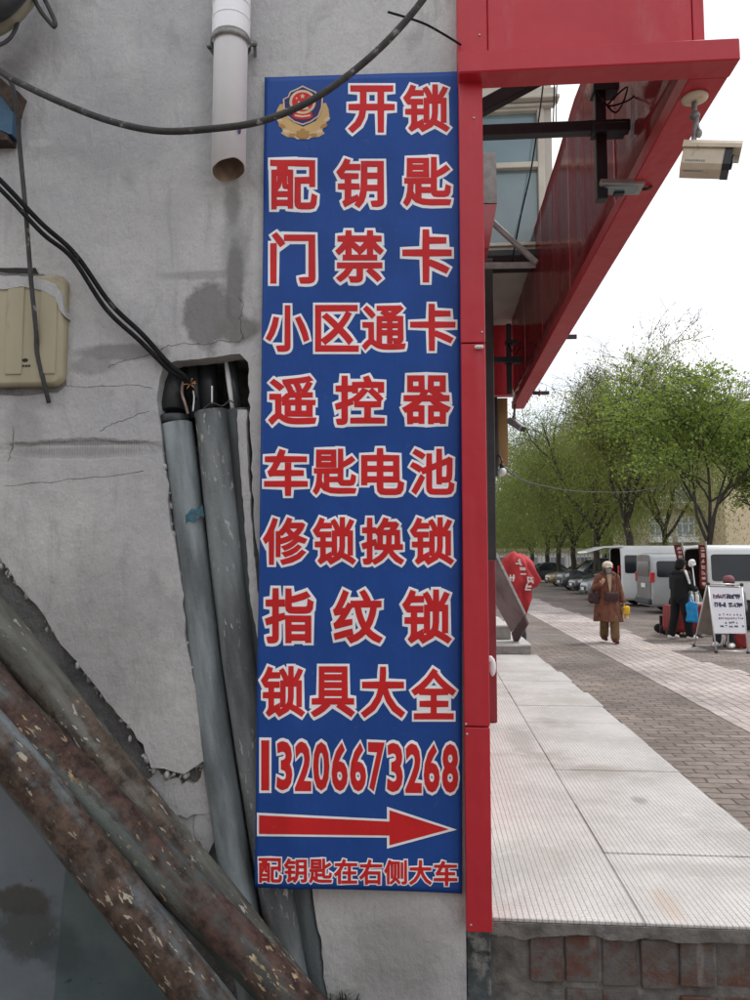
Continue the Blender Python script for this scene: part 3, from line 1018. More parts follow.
ROWS = [
    ('开锁', [(345, 397), (400, 453)], (83.5, 137)),
    ('配钥匙', [(268, 320), (333, 387), (400, 454)], (155.5, 211.5)),
    ('门禁卡', [(268, 318.5), (332, 387), (400, 454)], (228, 286)),
    ('小区通卡', [(263, 312), (313, 361), (359, 408), (408, 457.5)], (302.5, 354)),
    ('遥控器', [(265, 319), (332, 387), (399, 454)], (372.5, 428)),
    ('车匙电池', [(262, 310), (310, 359), (359, 407), (407, 457)], (446, 498)),
    ('修锁换锁', [(260, 310), (310, 359), (359, 407), (407, 457)], (514.5, 568)),
    ('指纹锁', [(262, 316.5), (330, 386), (399, 455)], (586, 647)),
    ('锁具大全', [(258, 308), (308, 358), (358, 408), (408.5, 459)], (664, 721)),
]
for txt, xs_, (ya, yb) in ROWS:
    wmb, rmb = MB(), MB()
    for i, ch in enumerate(txt):
        dy = -4.5 * ((xs_[i][0] + xs_[i][1]) / 2 - 360) / 200 * (1 - 2 * (ya - 78) / 815)
        glyph_pair(ch, (xs_[i][0], ya + dy, xs_[i][1], yb + dy), .086, .030, wmb, rmb, bpx)
    r = rmb.build('lettering', M['vinyl_red'], ban, recalc=False)
    wmb.build('lettering_outline', M['vinyl_white'], r, recalc=False)
wmb, rmb = MB(), MB()
for i, ch in enumerate('13206673268'):
    a = 257 + i * 18.4
    dy = 3.0 * (i / 10 - .5)
    glyph_pair(ch, (a - .6 if ch != '1' else a + 2.2, 739 + dy, a + (18.9 if ch != '1' else 14.5), 794.5 + dy), .086, .036, wmb, rmb, bpx)
r = rmb.build('phone_number', M['vinyl_red'], ban, recalc=False)
wmb.build('lettering_outline', M['vinyl_white'], r, recalc=False)
wmb, rmb = MB(), MB()
for i, ch in enumerate('配钥匙在右侧大车'):
    a = 257.5 + i * 25.0
    dy = 3.0 * (i / 7 - .5)
    glyph_pair(ch, (a, 857.5 + dy, a + 26, 885.5 + dy), .086, .030, wmb, rmb, bpx)
r = rmb.build('lettering', M['vinyl_red'], ban, recalc=False)
wmb.build('lettering_outline', M['vinyl_white'], r, recalc=False)

def flat_shape(pts, place, off, thick=.0005):
    """flat printed shape following the sheet: triangulated and subdivided"""
    mb = MB().sheet(pts, 'z', 0, None)
    slice_up(mb.bm)
    for v in mb.bm.verts:
        v.co = place(v.co.x, v.co.y, off + thick)
    mb.bm.normal_update()
    for f in mb.bm.faces:
        if f.normal.y > 0:
            f.normal_flip()
    return mb
aw = flat_shape([(257, 812.5), (387, 819), (387, 806.5), (457, 829.5), (387, 848.5), (387, 837.5), (257, 836)], bpx, .0007).build('arrow_outline', M['vinyl_white'], None, False)
ar = flat_shape([(259.2, 815), (389.6, 821.3), (389.6, 810), (449, 829), (389.6, 845), (389.6, 835.2), (259.2, 833.6)], bpx, .0019).build('arrow', M['vinyl_red'], ban, False)
put_under(aw, ar)

# crest in the banner's top left corner
EM = []
def emb(name, mat, pts, off, under=None):
    o = flat_shape(pts, bpx, off, .0003).build(name, mat, None, False)
    put_under(o, ban if under is None else under)
    return o
def circ(cx, cy, rx, ry=None, n=28):
    return [(cx + math.cos(k * math.tau / n) * rx, cy + math.sin(k * math.tau / n) * (ry or rx)) for k in range(n)]
def leafp(cx, cy, ang, L, w):
    d = Vector((math.cos(ang), math.sin(ang))); p = Vector((-d.y, d.x))
    return [tuple(Vector((cx, cy)) + d * L * t + p * w * s) for t, s in ((0, 0), (.3, .8), (.6, 1), (.85, .6), (1, 0), (.85, -.6), (.6, -1), (.3, -.8))]
wre = [(277, 110), (276, 116), (278, 122), (283, 131), (281, 133.5), (287, 137), (303, 139), (319, 137), (325, 133.5), (322, 131), (327, 122), (329.5, 116), (328.5, 109),
       (326, 103), (322, 103.5), (321, 112), (316, 121), (303, 127), (291, 121), (285, 112), (284, 104), (280, 104.5)]
crest = emb('crest', M['vinyl_gold'], wre, .0006)
for s in (-1, 1):
    for k in range(7):
        a = rad(95 + k * 17)
        cx, cy = 303 + s * 22.5 * math.sin(a + .3) * .98, 113 - 23 * math.cos(a + .3)
        emb('laurel_leaf', M['vinyl_gold_dark'] if k % 2 else M['vinyl_cream'], leafp(cx, cy, (math.pi / 2 - s * (math.pi / 2 + .55 - k * .22)) * 1, 8.0, 2.1), .0011 + .0004 * (k % 2), crest)
shield = [(302.8, 86), (309, 89), (316, 92), (318.5, 97), (323.2, 98.2), (322.5, 108), (319, 117), (311, 122.5), (302.8, 125.5), (294, 122.5), (287, 117), (283.6, 108), (283, 99.5), (288, 97), (290, 92), (297, 89)]
emb('shield_border', M['vinyl_cream'], shield, .0022, crest)
ctr = Vector((303, 106))
emb('shield', M['vinyl_navy'], [tuple(ctr + (Vector(p) - ctr) * .925) for p in shield], .0028, crest)
emb('ring', M['vinyl_cream'], circ(302.8, 102.6, 13.2, 12), .0034, crest)
emb('disc', M['vinyl_red'], circ(302.8, 102.6, 10.6, 9.6), .0040, crest)
def star(cx, cy, r, n=5):
    return [(cx + math.sin(k * math.pi / n) * (r if k % 2 == 0 else r * .42), cy - math.cos(k * math.pi / n) * (r if k % 2 == 0 else r * .42)) for k in range(2 * n)]
emb('star', M['vinyl_cream'], star(302.8, 97.2, 2.9), .0046, crest)
for sx, sy in ((296.8, 99.2), (299, 103), (306.8, 103), (309, 99.2)):
    emb('star', M['vinyl_cream'], star(sx, sy, 1.5), .0046, crest)
emb('gate_motif', M['vinyl_cream'], [(296.5, 110.5), (296.5, 108.6), (298.5, 107.4), (298.5, 106.2), (307, 106.2), (307, 107.4), (309, 108.6), (309, 110.5)], .0046, crest)
emb('gear_band', M['vinyl_red'], [(292.5, 117.5), (294, 112.5), (302.8, 114.2), (311.6, 112.5), (313, 117.5), (309, 119.5), (302.8, 120.2), (296.5, 119.5)], .0034, crest)
emb('ribbon', M['vinyl_cream'], [(295, 115.2), (302.8, 116.4), (310.6, 115.2), (310.6, 117), (302.8, 118.2), (295, 117)], .0040, crest)
emb('gear', M['vinyl_gold_dark'], [(296, 137), (297, 131), (300, 131.5), (301, 129), (304.6, 129), (305.6, 131.5), (308.6, 131), (309.6, 137), (302.8, 138.5)], .0022, crest)

# ------------------------------------------------------------------ red metal pillar
YF = 2.20
x0p, x1p = W(462.5, 500, YF).x, W(487.3, 500, YF).x
pil = thing('red_pillar', 'narrow red metal clad pillar between the blue banner and the shop platform', 'pillar', ((x0p + x1p) / 2, YF, ZP))
def zpx(px, py, Y): return W(px, py, Y).z
zs = [zpx(475, 933, YF), zpx(475, 727, YF), zpx(475, 343, YF), zpx(475, 73, YF)]
for i in range(3):
    MB().span((x0p, YF + (.0, .0015, .0)[i], zs[i] + .0015), (x1p, YF + .16, zs[i + 1] - .0015), .003, 2).build('cladding_panel', M['red'], pil)
for px, py in ((467, 734), (466, 334 + 390), (482, 332), (471, 925), (474, 118)):
    c = W(px, py, YF - .001)
    MB().lathe([(.0035, 0), (.0035, .0015), (.002, .0028)], c, (0, -1, 0), 10).build('screw', M['screw'], pil)
tab = W(479, 347, YF - .008)
MB().box(tab, (.026, .014, .010), None, .003).build('latch_tab', M['white_paint'], pil)
tag(bpy.data.objects[-1] if False else pil, None, None)

# ------------------------------------------------------------------ red fascia sign with its drip ledge
XF = W(705, 30, YF).x            # street face of the sign
ZB = zpx(600, 66, YF - .05)      # underside of the ledge at the front
fas = thing('shop_fascia', 'big red metal shop fascia sign frame overhanging the platform', 'fascia', (XF, YF, ZB))
XO = W(741, 60, YF - .05).x      # outer edge of the ledge
XIN = W(690, 88, YF + .03).x     # inner edge of the ledge
YE = 7.25
zl = zpx(600, 44, YF - .05)
ZTOP = ZB + 1.08
mb = MB()
mb.span((x0p - .002, YF - .05, ZB), (XO, YF + .035, zl), .004)
mb.build('front_ledge', M['red'], fas)
MB().span((x0p - .003, YF, zl - .01), (W(487, 20, YF).x, YF + .10, ZTOP + .3), .004).build('corner_trim', M['red'], fas)
MB().span((W(487, 20, YF).x + .0015, YF + .003, zl - .01), (XF - .035, YF + .05, ZTOP + .3), .003).build('end_panel', M['red'], fas)
MB().span((XF - .033, YF + .001, zl - .01), (XF, YF + .06, ZTOP + .3), .003).build('corner_trim', M['red'], fas)
MB().span((XIN, YF + .037, ZB + .004), (XO - .001, YE, zl - .002), .004).build('side_ledge', M['red'], fas)
mb = MB()
# sign face sheet, its folded back visible from under the sign
ny, nz_ = 40, 8
XB = XIN + .015
fr = [[mb.bm.verts.new((XB + .006 * mnoise.noise(Vector((j * .35, i * 1.9, 1))), YF + .07 + (YE - YF - .07) * i / ny, zl - .003 + (ZTOP - zl) * j / nz_)) for i in range(ny + 1)] for j in range(nz_ + 1)]
for j in range(nz_):
    for i in range(ny):
        mb.bm.faces.new((fr[j][i], fr[j][i + 1], fr[j + 1][i + 1], fr[j + 1][i])).smooth = True
sol = bmesh.ops.solidify(mb.bm, geom=mb.bm.faces[:], thickness=.004)
mb.build('back_sheet', M['red_dark'], fas)
MB().span((XB + .02, YF + .065, zl), (XF, YE, ZTOP), .003).build('face_panel', M['red'], fas)
for yy_ in (3.2, 4.25, 5.3, 6.3):
    MB().span((XB - .002, yy_ - .012, zl), (XB + .006, yy_ + .012, ZTOP - .02)).build('sheet_seam', M['red_dark'], fas)
for px, py in ((479.5, 35),):
    MB().lathe([(.0035, 0), (.0035, .0015), (.002, .0028)], W(px, py, YF - .001), (0, -1, 0), 10).build('screw', M['screw'], fas)

# black steel brackets that carry the sign
def black_bracket(Y, label, first):
    t = thing('steel_bracket', label, 'bracket', (.3, Y, 3.2), 0, 'black steel brackets behind the fascia')
    zb = 1.6 + 1.655 * (2.9 / 2.9)
    zb = W(550, 130, 2.9).z
    xp = W(600, 130, 2.9).x
    MB().bar((XC - .05, Y, zb), (XIN + .0, Y, zb), .045, .045, .003).build('arm', M['steel_black'], t)
    MB().bar((xp, Y, zb + .31), (xp, Y, zb - .30), .042, .042, .003).build('post', M['steel_black'], t)
    MB().box((xp + .02, Y, zb + .15), (.10, .08, .03), None, .003).build('clamp_plate', M['steel_black'], t)
    MB().box((xp + .03, Y - .01, zb - .02), (.13, .07, .035), None, .003).build('clamp_plate', M['steel_black'], t)
    MB().bar(Vector((W(462, 100, 2.93).x, Y + .03, W(478, 118, 2.93).z)), Vector((W(545, 70, 2.93).x, Y + .03, W(545, 74, 2.93).z)), .045, .055, .003).build('brace', M['steel_black'], t)
    w = smoothpath([(xp - .02, Y - .03, zb + .14), (xp + .05, Y - .05, zb + .03), (xp + .10, Y - .04, zb + .14), (xp + .02, Y - .05, zb + .06), (xp + .12, Y - .03, zb + .10), (xp + .17, Y - .02, zb + .2)], 6)
    MB().tube(w, .0035, 6).build('loose_wire', M['cable'], t)
    return t
black_bracket(2.9, 'nearest black steel bracket holding the red fascia, with tangled wires on its post', True)
black_bracket(6.35, 'far black steel bracket deep under the red fascia beside the grey triangle', False)
Yg = 4.6
t = thing('wall_bracket', 'light grey triangular angle iron bracket under the upper window', 'bracket', (.3, Yg, 3.3))
pa, pb, pc = W(493, 265, Yg), W(536, 265, Yg), W(494, 225, Yg)
MB().bar((pa.x - .3, Yg, pa.z), pb, .03, .03, .002).build('arm', M['steel_grey'], t)
MB().bar(Vector(pb) + Vector((0, -.032, .0)), Vector(pc) + Vector((-.25, -.032, .24)), .03, .03, .002).build('strut', M['steel_grey'], t)
Yl = 2.9
c = W(620, 187, Yl)
t = thing('floodlight', 'small flat grey floodlight hanging from the black bracket post under the fascia', 'floodlight', tuple(c))
MB().box(c, (.17, .09, .022), Matrix.Rotation(rad(3), 3, 'Y'), .005, 2).build('housing', M['steel_grey'], t)
MB().box(c + Vector((0, -.0, -.0115)), (.13, .07, .006), None, .002).build('lamp_glass', M['win_glass'], t)
MB().box(c + Vector((.0, .02, -.018)), (.04, .03, .012), None, .003).build('driver_box', M['steel_black'], t)
MB().tube(smoothpath([c + Vector((.06, .02, 0)), c + Vector((.11, .0, -.01)), c + Vector((.13, .02, .03)), Vector((XIN + .005, Yl + .05, c.z + .02))], 6), .006, 8).build('flex', M['rust_plain'], t)

# CCTV camera hung from the ledge
Yc = 2.33
fl = Vector((W(695, 106, Yc).x, Yc, ZB + .003))
cc = thing('security_camera', 'weathered beige box security camera hanging from the fascia corner on a steel arm', 'camera', tuple(fl))
MB().lathe([(.040, .0), (.040, -.006), (.030, -.012), (.012, -.016)], fl, (0, 0, 1), 24).build('ceiling_plate', M['camera_shell'], cc)
c0 = W(686, 160, Yc); c1 = W(731, 161, Yc - .035)
arm_end = W(693, 142, Yc)
MB().tube(smoothpath([fl + Vector((0, 0, -.01)), fl + Vector((-.004, 0, -.05)), fl + Vector((.001, -.002, -.08)), arm_end + Vector((0, 0, -.01))], 5), .0085, 12).build('arm', M['clamp'], cc)
MB().ball(fl + Vector((-.002, 0, -.062)), .016).ball(W(699, 133, Yc - .01), .010, (1, 1, 1.7)).bar(fl + Vector((0, 0, -.07)), W(699, 131, Yc - .01), .008, .008).build('swivel_joint', M['clamp'], cc)
ax = (c1 - c0).normalized()
L = (c1 - c0).length + .008
side = Vector((0, 0, 1)).cross(ax).normalized()
up = ax.cross(side)
def hx(y, z, tt): return c0 + ax * tt + side * y + up * z
sec = [(-.042, -.030), (-.030, -.044), (.030, -.044), (.042, -.030), (.042, .020), (.036, .034), (-.036, .034), (-.042, .020)]
mb = MB().loft([[hx(y, z, tt) for y, z in sec] for tt in (-.012, L - .03)], True, False)
mb.build('housing', M['camera_shell'], cc)
sec2 = [(-.050, .018), (-.050, .030), (-.042, .043), (.042, .043), (.050, .030), (.050, .018), (.046, .018), (.046, .028), (.040, .038), (-.040, .038), (-.046, .028), (-.046, .018)]
MB().loft([[hx(y, z, tt) for y, z in sec2] for tt in (-.016, L + .015)], True, False).build('sun_hood', M['camera_shell'], cc)
sec3 = [(y * 1.04, z * 1.03) for y, z in sec]
MB().loft([[hx(y, z, tt) for y, z in sec3] for tt in (L - .031, L - .008)], True, False).build('front_bezel', M['black_plastic'], cc)
MB().lathe([(.022, 0), (.022, .006), (.015, .008), (.014, .003)], hx(0, -.004, L - .009), ax, 20).build('lens', M['car_glass'], cc)
mb = MB()
for k in range(9):
    tt = .002 + k * .0065
    mb.box(hx(-.0425, -.022, tt), (.0045, .0010, .006), Matrix((ax, side, up)).transposed())
    mb.box(hx(-.020, -.0445, tt), (.0045, .008, .0010), Matrix((ax, side, up)).transposed())
mb.build('printed_mark', M['clamp'], cc)
Yc2 = 7.05
f2 = Vector((W(515, 407, Yc2).x, Yc2, ZB + .003))
c2 = thing('security_camera', 'small far grey bullet camera below the far end of the fascia', 'camera', tuple(f2))
MB().tube([f2, W(514, 417, Yc2)], .012, 8).ball(W(514, 418, Yc2), .022).build('arm', M['clamp'], c2)
a_, b_ = W(509, 420, Yc2), W(523, 429, Yc2 - .1)
MB().bar(a_, b_, .08, .06, .012).build('housing', M['steel_grey'], c2)
MB().bar(b_, b_ + (b_ - a_).normalized() * .01, .065, .05, .004).build('front_bezel', M['black_plastic'], c2)
for (px, py, Yr, lb) in ((570, 337, None, 'longer dark steel rod end sticking out of the fascia ledge'), (545, 393, None, 'smaller dark steel rod end sticking out near the fascia far end')):
    # where the sight line meets the outer edge of the ledge
    d = ray(px - 6, py); tq = (XO - EYE.x) / d.x
    p = EYE + d * tq
    t = thing('steel_rod', lb, 'rod', tuple(p))
    MB().bar(p + Vector((-.05, 0, 0)), p + Vector((.085, 0, 0)), .018, .03, .002).build('bar', M['steel_black'], t)
    MB().box(p + Vector((.006, 0, 0)), (.006, .05, .05), None, .002).build('end_plate', M['red'], t)

# ------------------------------------------------------------------ upper window bay beyond
Yb = 5.6
bay = thing('window_bay', 'cream rendered upper bay with tall blue grey window seen behind the fascia', 'bay window', (.4, Yb, 3.8))
bx1 = W(553, 200, Yb).x
zb0 = zpx(520, 249, Yb)
gx0, gx1 = W(470, 150, Yb).x, W(537.5, 150, Yb).x
z_t1, z_t0 = zpx(520, 112, Yb), zpx(520, 163, Yb)
z_b1, z_b0 = zpx(520, 169, Yb), zpx(520, 243, Yb)
mb = MB()
mb.span((XC + .0, Yb, zb0 - .02), (bx1, 9.5, zb0 + .02)); mb.span((gx1 + .05, Yb, zb0 + .02), (bx1, 9.5, 9))
mb.span((XC, Yb, z_t1 + .06), (gx1 + .05, 9.5, 9)); mb.span((XC, Yb + .15, zb0 + .02), (gx1 + .05, 9.5, z_t1 + .06))
mb.build('wall', M['cream_wall'], bay)
wn = MB()
for (xa, xb, za, zb) in ((XC, gx1, z_t1, z_t1 + .055), (XC, gx1, z_t0 - .045, z_t0), (XC, gx1, zb0 + .02, z_b0), (gx1, gx1 + .05, zb0 + .02, z_t1 + .055)):
    wn.span((xa, Yb - .02, za), (xb, Yb + .06, zb), .004)
wn = wn.build('window', M['cream_frame'], bay)
for (za, zb) in ((z_t0, z_t1), (z_b0, z_b1 - .0)):
    MB().span((XC - .02, Yb + .03, za), (gx1 + .003, Yb + .045, zb)).build('pane', M['win_glass'], wn)
for (py0, py1, dp) in ((103, 106, .10), (93, 101, .06), (107, 110, .05)):
    MB().span((XC, Yb - dp, zpx(520, py1, Yb)), (bx1 + dp * .5, Yb - .001, zpx(520, py0, Yb)), .004).build('moulding', M['cream_wall'], bay)
MB().span((XC, Yb - .05, zb0 - .07), (bx1 + .02, Yb + .3, zb0 - .022), .004).build('sill', M['steel_black'], bay)
t = tag(MB().tube(smoothpath([W(546, 60, 5.4), W(540, 110, 5.4), W(531, 170, 5.4), W(521, 215, 5.4), W(512, 262, 5.4)], 8), .006, 6).build('hanging_wire', M['cable']), 'long thin dark wire slanting across the upper blue grey window', 'wire')
t = tag(MB().tube(smoothpath([W(555, 60, 5.5), W(554, 100, 5.5), W(553, 130, 5.5)], 6), .005, 6).tube(smoothpath([W(558, 60, 5.5), W(556.5, 95, 5.5), W(556, 122, 5.5)], 6), .004, 6).build('hanging_wire', M['cable']), 'short pair of dark wires hanging by the edge of the cream bay', 'wire')
# shop front parts seen edge-on beside the pillar
Yd = 4.87
xd = W(496.5, 650, Yd).x
door = thing('shop_door', 'open dark framed shop door with red lower panel just behind the red pillar', 'door', (xd, Yd, ZP))
zmid = zpx(495, 560, Yd)
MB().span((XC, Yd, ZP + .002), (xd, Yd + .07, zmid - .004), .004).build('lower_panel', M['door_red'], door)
MB().span((XC, Yd + .004, zmid), (W(494.5, 400, Yd).x, Yd + .066, zpx(495, 258, Yd)), .004).build('frame', M['dark_door'], door)
hb = W(492.5, 667, Yd - .02)
MB().ball(hb, .03, (.75, .6, 2.0)).ball(hb + Vector((-.015, 0, .05)), .022, (1, .7, 1)).build('handle_wrap', M['white_paint'], door)
t = thing('roller_shutter_box', 'grey and maroon folded awning box above the shop door beside the pillar', 'shutter box', (xd, 4.3, 3.9))
pr = [XZ(470, 152, 4.3), XZ(496, 152, 4.3), XZ(497, 205, 4.3), XZ(489, 248, 4.3), XZ(470, 248, 4.3)]
MB().prism([XZ(470, 152, 4.3), XZ(496, 152, 4.3), XZ(497, 203, 4.3), XZ(470, 203, 4.3)], 'y', 4.3, 4.5).build('housing', M['steel_grey'], t)
MB().prism([XZ(470, 204, 4.3), XZ(497, 204, 4.3), XZ(489, 248, 4.3), XZ(470, 248, 4.3)], 'y', 4.302, 4.5).build('valance', M['red_dark'], t)
Ys = 7.4
sp = thing('shop_sign_panel', 'red shop sign panel under the far end of the fascia', 'sign', (.4, Ys, 3.5))
MB().span((XC, Ys, zpx(500, 395, Ys)), (W(515, 300, Ys).x, Ys + .12, zpx(500, 280, Ys)), .006).build('panel', M['red'], sp)
MB().span((XC, Ys - .01, zpx(500, 279, Ys)), (W(518, 300, Ys).x, Ys + .14, zpx(500, 262, Ys)), .006).build('mortar_top', M['dark_mortar'], sp)
wp = thing('wood_board', 'yellow brown wooden board hanging on the shop front below the far camera', 'board', (.5, 7.3, 2.8))
MB().span((W(498, 430, 7.3).x, 7.30, zpx(500, 466, 7.3)), (W(508, 430, 7.3).x, 7.34, zpx(500, 398, 7.3)), .004).build('plank', M['wood_yellow'], wp)
MB().span((XC, 7.28, zpx(500, 476, 7.3)), (W(498, 430, 7.3).x - .002, 7.36, zpx(500, 397, 7.3)), .004).build('frame', M['dark_door'], wp)
bl = W(502, 472, 7.0)
lamp = thing('light_bulb', 'round white bulb on a thin arm below the wooden board', 'lamp', tuple(bl))
MB().ball(bl, .042).build('globe', M['white_paint'], lamp)
MB().tube(smoothpath([bl + Vector((0, 0, .04)), bl + Vector((.0, .02, .12)), Vector((W(498, 430, 7.3).x, 7.29, bl.z + .2))], 5), .008, 6).build('arm', M['steel_black'], lamp)
MB().lathe([(.022, 0), (.022, .04)], bl + Vector((0, 0, .035)), (0, 0, 1), 12).build('socket', M['steel_black'], lamp)

# ------------------------------------------------------------------ pipes, boxes and cables on the wall
def metal_pipe(name, label, pxs, r, mat, group=None, hollow=True, dent=.0015, seg=28):
    """a straight steel pipe given by points (px, py, Y) along its axis; its mesh lies along local z"""
    pw = [W(*p) for p in pxs]
    a, b = pw[0], pw[-1]
    root = thing(name, label, 'pipe', tuple(a), 0, group)
    d = (b - a)
    L = d.length
    q = d.to_track_quat('Z', 'Y')
    mb = MB()
    n = 40
    loc = [q.inverted() @ (p - a) for p in pw]
    sp = smoothpath(loc, max(2, n // max(1, len(loc) - 1)))
    mb.tube(sp, r, seg, cap=False)
    for v in mb.bm.verts:
        v.co += mnoise.noise_vector(v.co * 11 + Vector((a.x * 9, 0, 0))) * dent
    mb.tube([loc[0], loc[0] + Vector((0, 0, .06))], r * .9, seg, cap=True)
    o = mb.build('tube', mat)
    o.parent = root
    root.rotation_mode = 'QUATERNION'
    root.rotation_quaternion = q
    return root
metal_pipe('steel_pipe', 'leftmost upright galvanised pipe in the wall channel with a blue paint smear', [(177, 424, YW + .042), (198, 590, YW + .04), (219, 760, YW + .03), (244, 925, YW + .01), (262, 1040, YW - .01), (286, 1168, YW - .02)], .0485, M['galv_a'])
metal_pipe('steel_pipe', 'wide dull galvanised pipe second in the wall channel running under the banner edge', [(212, 412, YW + .040), (231, 590, YW + .035), (252, 740, YW + .032), (277, 890, YW + .026), (305, 1040, YW + .02), (333, 1166, YW + .015)], .0535, M['galv_b'])
metal_pipe('steel_pipe', 'dark galvanised pipe third in the channel and mostly behind the banner', [(238, 411, YW + .060), (254, 560, YW + .055), (282, 760, YW + .05), (310, 930, YW + .045), (332, 1040, YW + .04), (362, 1160, YW + .03)], .045, M['galv_c'])
for k, (lab, pts, r, m) in enumerate((
        ('highest of the three rusty slanting pipes, brown with white paint drips', [(-70, 535, 2.19), (0, 625, 2.19), (134, 797, 2.19), (235, 920, 2.20), (330, 1040, 2.21), (440, 1158, 2.20)], .0575, M['rust_a']),
        ('middle slanting pipe, dark red with many cream paint flecks', [(-90, 603, 2.09), (0, 700, 2.09), (62, 765, 2.09), (155, 860, 2.09), (292, 1000, 2.09), (340, 1050, 2.09), (455, 1172, 2.09)], .0620, M['rust_b']),
        ('lowest slanting pipe, brown rust fading to bluish grey at its lower end', [(-80, 655, 2.0), (26, 776, 2.0), (97, 865, 2.0), (203, 1000, 2.0), (250, 1060, 2.0), (345, 1186, 2.0)], .0600, M['rust_c']))):
    metal_pipe('rusty_pipe', lab, pts, r, m)
pipe0 = [o for o in bpy.data.objects if o.get('label', '').startswith('leftmost upright galvanised')][0]
qi = pipe0.rotation_quaternion.inverted()
c_ = qi @ (W(195, 518, YW + .041) - pipe0.location)
fr_ = (qi @ Vector((0, -1, 0)))
a0 = math.atan2(fr_.y, fr_.x)
mb = MB()
gr = [[mb.bm.verts.new((c_.x + math.cos(a0 + a * .13) * (.0492 + .0006 * (abs(a) < 6)), c_.y + math.sin(a0 + a * .13) * (.0492 + .0006 * (abs(a) < 6)), c_.z + (j - 2) * .008 + .006 * math.sin(a * 1.1 + j) + .0015 * a)) for a in range(-7, 5)] for j in range(5)]
for j in range(4):
    for i in range(11):
        mb.bm.faces.new((gr[j][i], gr[j][i + 1], gr[j + 1][i + 1], gr[j + 1][i])).smooth = True
M['teal_smear'] = pm('blue_paint_smear', (.035, .12, .16), .6, var=.4, vs_=40, col2=(.13, .16, .17), c2=(30., .5, .6))
part(mb, 'paint_smear', M['teal_smear'], pipe0)
# black plastic sleeves and small conduits in the niche
def plain_tube(name, label, cat, pts, r, mat, seg=16, smooth=6, group=None):
    p = [W(*q) for q in pts]
    o = MB().tube(smoothpath(p, smooth) if len(p) > 2 else p, r, seg).build(name, mat)
    c = p[0]
    return tag(o, label, cat, group)
YN = YW + .07
bs = thing('plastic_sleeve', 'short black plastic sleeve capping the leftmost niche pipe', 'pipe', tuple(W(174, 420, YN)))
MB().tube([W(171, 366, YN + .03), W(173, 412, YN)], .040, 24).build('tube', M['black_pipe'], bs)
MB().lathe([(.044, 0), (.046, .006), (.046, .022), (.042, .028)], W(174, 424, YN - .02), (W(171, 366, YN) - W(174, 424, YN)).normalized(), 24).build('collar', M['black_pipe'], bs)
plain_tube('plastic_pipe', 'black plastic pipe behind the bare wire ends in the niche', 'pipe', [(190, 355, YN + .06), (196, 420, YN + .05)], .030, M['black_pipe'])
plain_tube('plastic_pipe', 'blue black plastic pipe in the middle of the niche', 'pipe', [(207, 352, YN + .06), (210, 415, YN + .045)], .030, M['black_pipe'])
cd = thing('white_conduit', 'narrow dark conduit with a white paint smear at the right of the niche', 'pipe', tuple(W(236, 412, YN)))
MB().tube([W(230, 360, YN + .02), W(237, 412, YN)], .019, 18).build('tube', M['black_pipe'], cd)
mb = MB()
pa, pb = W(226, 362, YN - .002), W(233, 411, YN - .022)
mb.tube([pa, pa.lerp(pb, .3), pa.lerp(pb, .6), pb], [.007, .009, .008, .006], 8)
mb.jitter(.0015, 60).build('paint_smear', M['white_paint'], cd)
mb = MB()
st = ragged(pxpoly([(238, 410, 1), (246, 410, 1), (249, 480, 1), (255, 560, 1), (262, 640, 1), (258, 640, 1), (251, 600, 1), (246, 540, 1), (241, 470, 1)], YW), .006, .015, 21)
mb.sheet(st, 'y', YW - .004, YW + .03)
mb.build('plaster_flake', M['plaster'], bld)
# thin loose wires
tag(MB().tube(smoothpath([W(184, 378, YW + .02), W(182, 392, YW + .03), W(185, 403, YW + .02), W(188, 414, YW + .03)], 6), .0045, 7).build('pale_wire', M['wire_pink']), 'short pale pinkish wire curling down in the niche', 'wire')
tag(MB().tube(smoothpath([W(190, 384, YW + .02), W(194, 395, YW + .02), W(193, 411, YW - .01)], 5), .0022, 6).build('bare_wire', M['white_paint']), 'straight white wire end in front of the niche pipes', 'wire')
tag(MB().tube(smoothpath([W(212, 386, YW + .02), W(212, 396, YW + .02), W(212, 404, YW + .02)], 4), .003, 6).build('bare_wire', M['white_paint']), 'short white wire end in the middle of the niche', 'wire')
tag(MB().tube(smoothpath([W(203, 409, YW - .01), W(212, 403, YW - .012), W(222, 406, YW - .01), W(230, 401, YW + .0), W(237, 406, YW + .01)], 6), .0022, 6).build('tie_wire', M['cable_dusty']), 'thin tie wire lying across the pipe tops', 'wire')
plain_tube('blue_paint_smear', 'x', 'x', [(0, 0, 1), (1, 1, 1)], .001, M['blue_box'])
bpy.data.objects.remove(bpy.data.objects['blue_paint_smear'])

# white PVC downpipe
YP = YW - .062
dp = thing('downpipe', 'white PVC downpipe with a cut lower end beside the banner', 'downpipe', tuple(W(229, 175, YP)))
rp = .0525
a, b = W(233, -60, YP), W(228.5, 172, YP)
ax = (a - b).normalized()
mb = MB()
seg = 40
def lower_cut(k):
    an = k * math.tau / seg
    return an
rings = []
u_ = ax.orthogonal().normalized()
w_ = ax.cross(u_)
Lp = (a - b).length
for rr in (rp, rp - .004):
    ring0 = []
    for k in range(seg):
        an = k * math.tau / seg
        d = u_ * math.cos(an) + w_ * math.sin(an)
        cut = .012 * (d.x) - .010 * (d.y) + .002 * math.sin(3 * an) + .0008 * math.sin(7 * an + 1)
        ring0.append(b + d * rr + ax * (cut + .006))
    rings.append(ring0)
top = [[a + (u_ * math.cos(k * math.tau / seg) + w_ * math.sin(k * math.tau / seg)) * rr for k in range(seg)] for rr in (rp, rp - .004)]
mb.loft([top[0], rings[0], rings[1]], cap=False)
mb.build('tube', M['pvc'], dp)
MB().loft([rings[1], top[1]], cap=False).build('inner_wall', M['pvc_in'], dp)
cc0 = b.lerp(a, (172 - 40) / 232.)
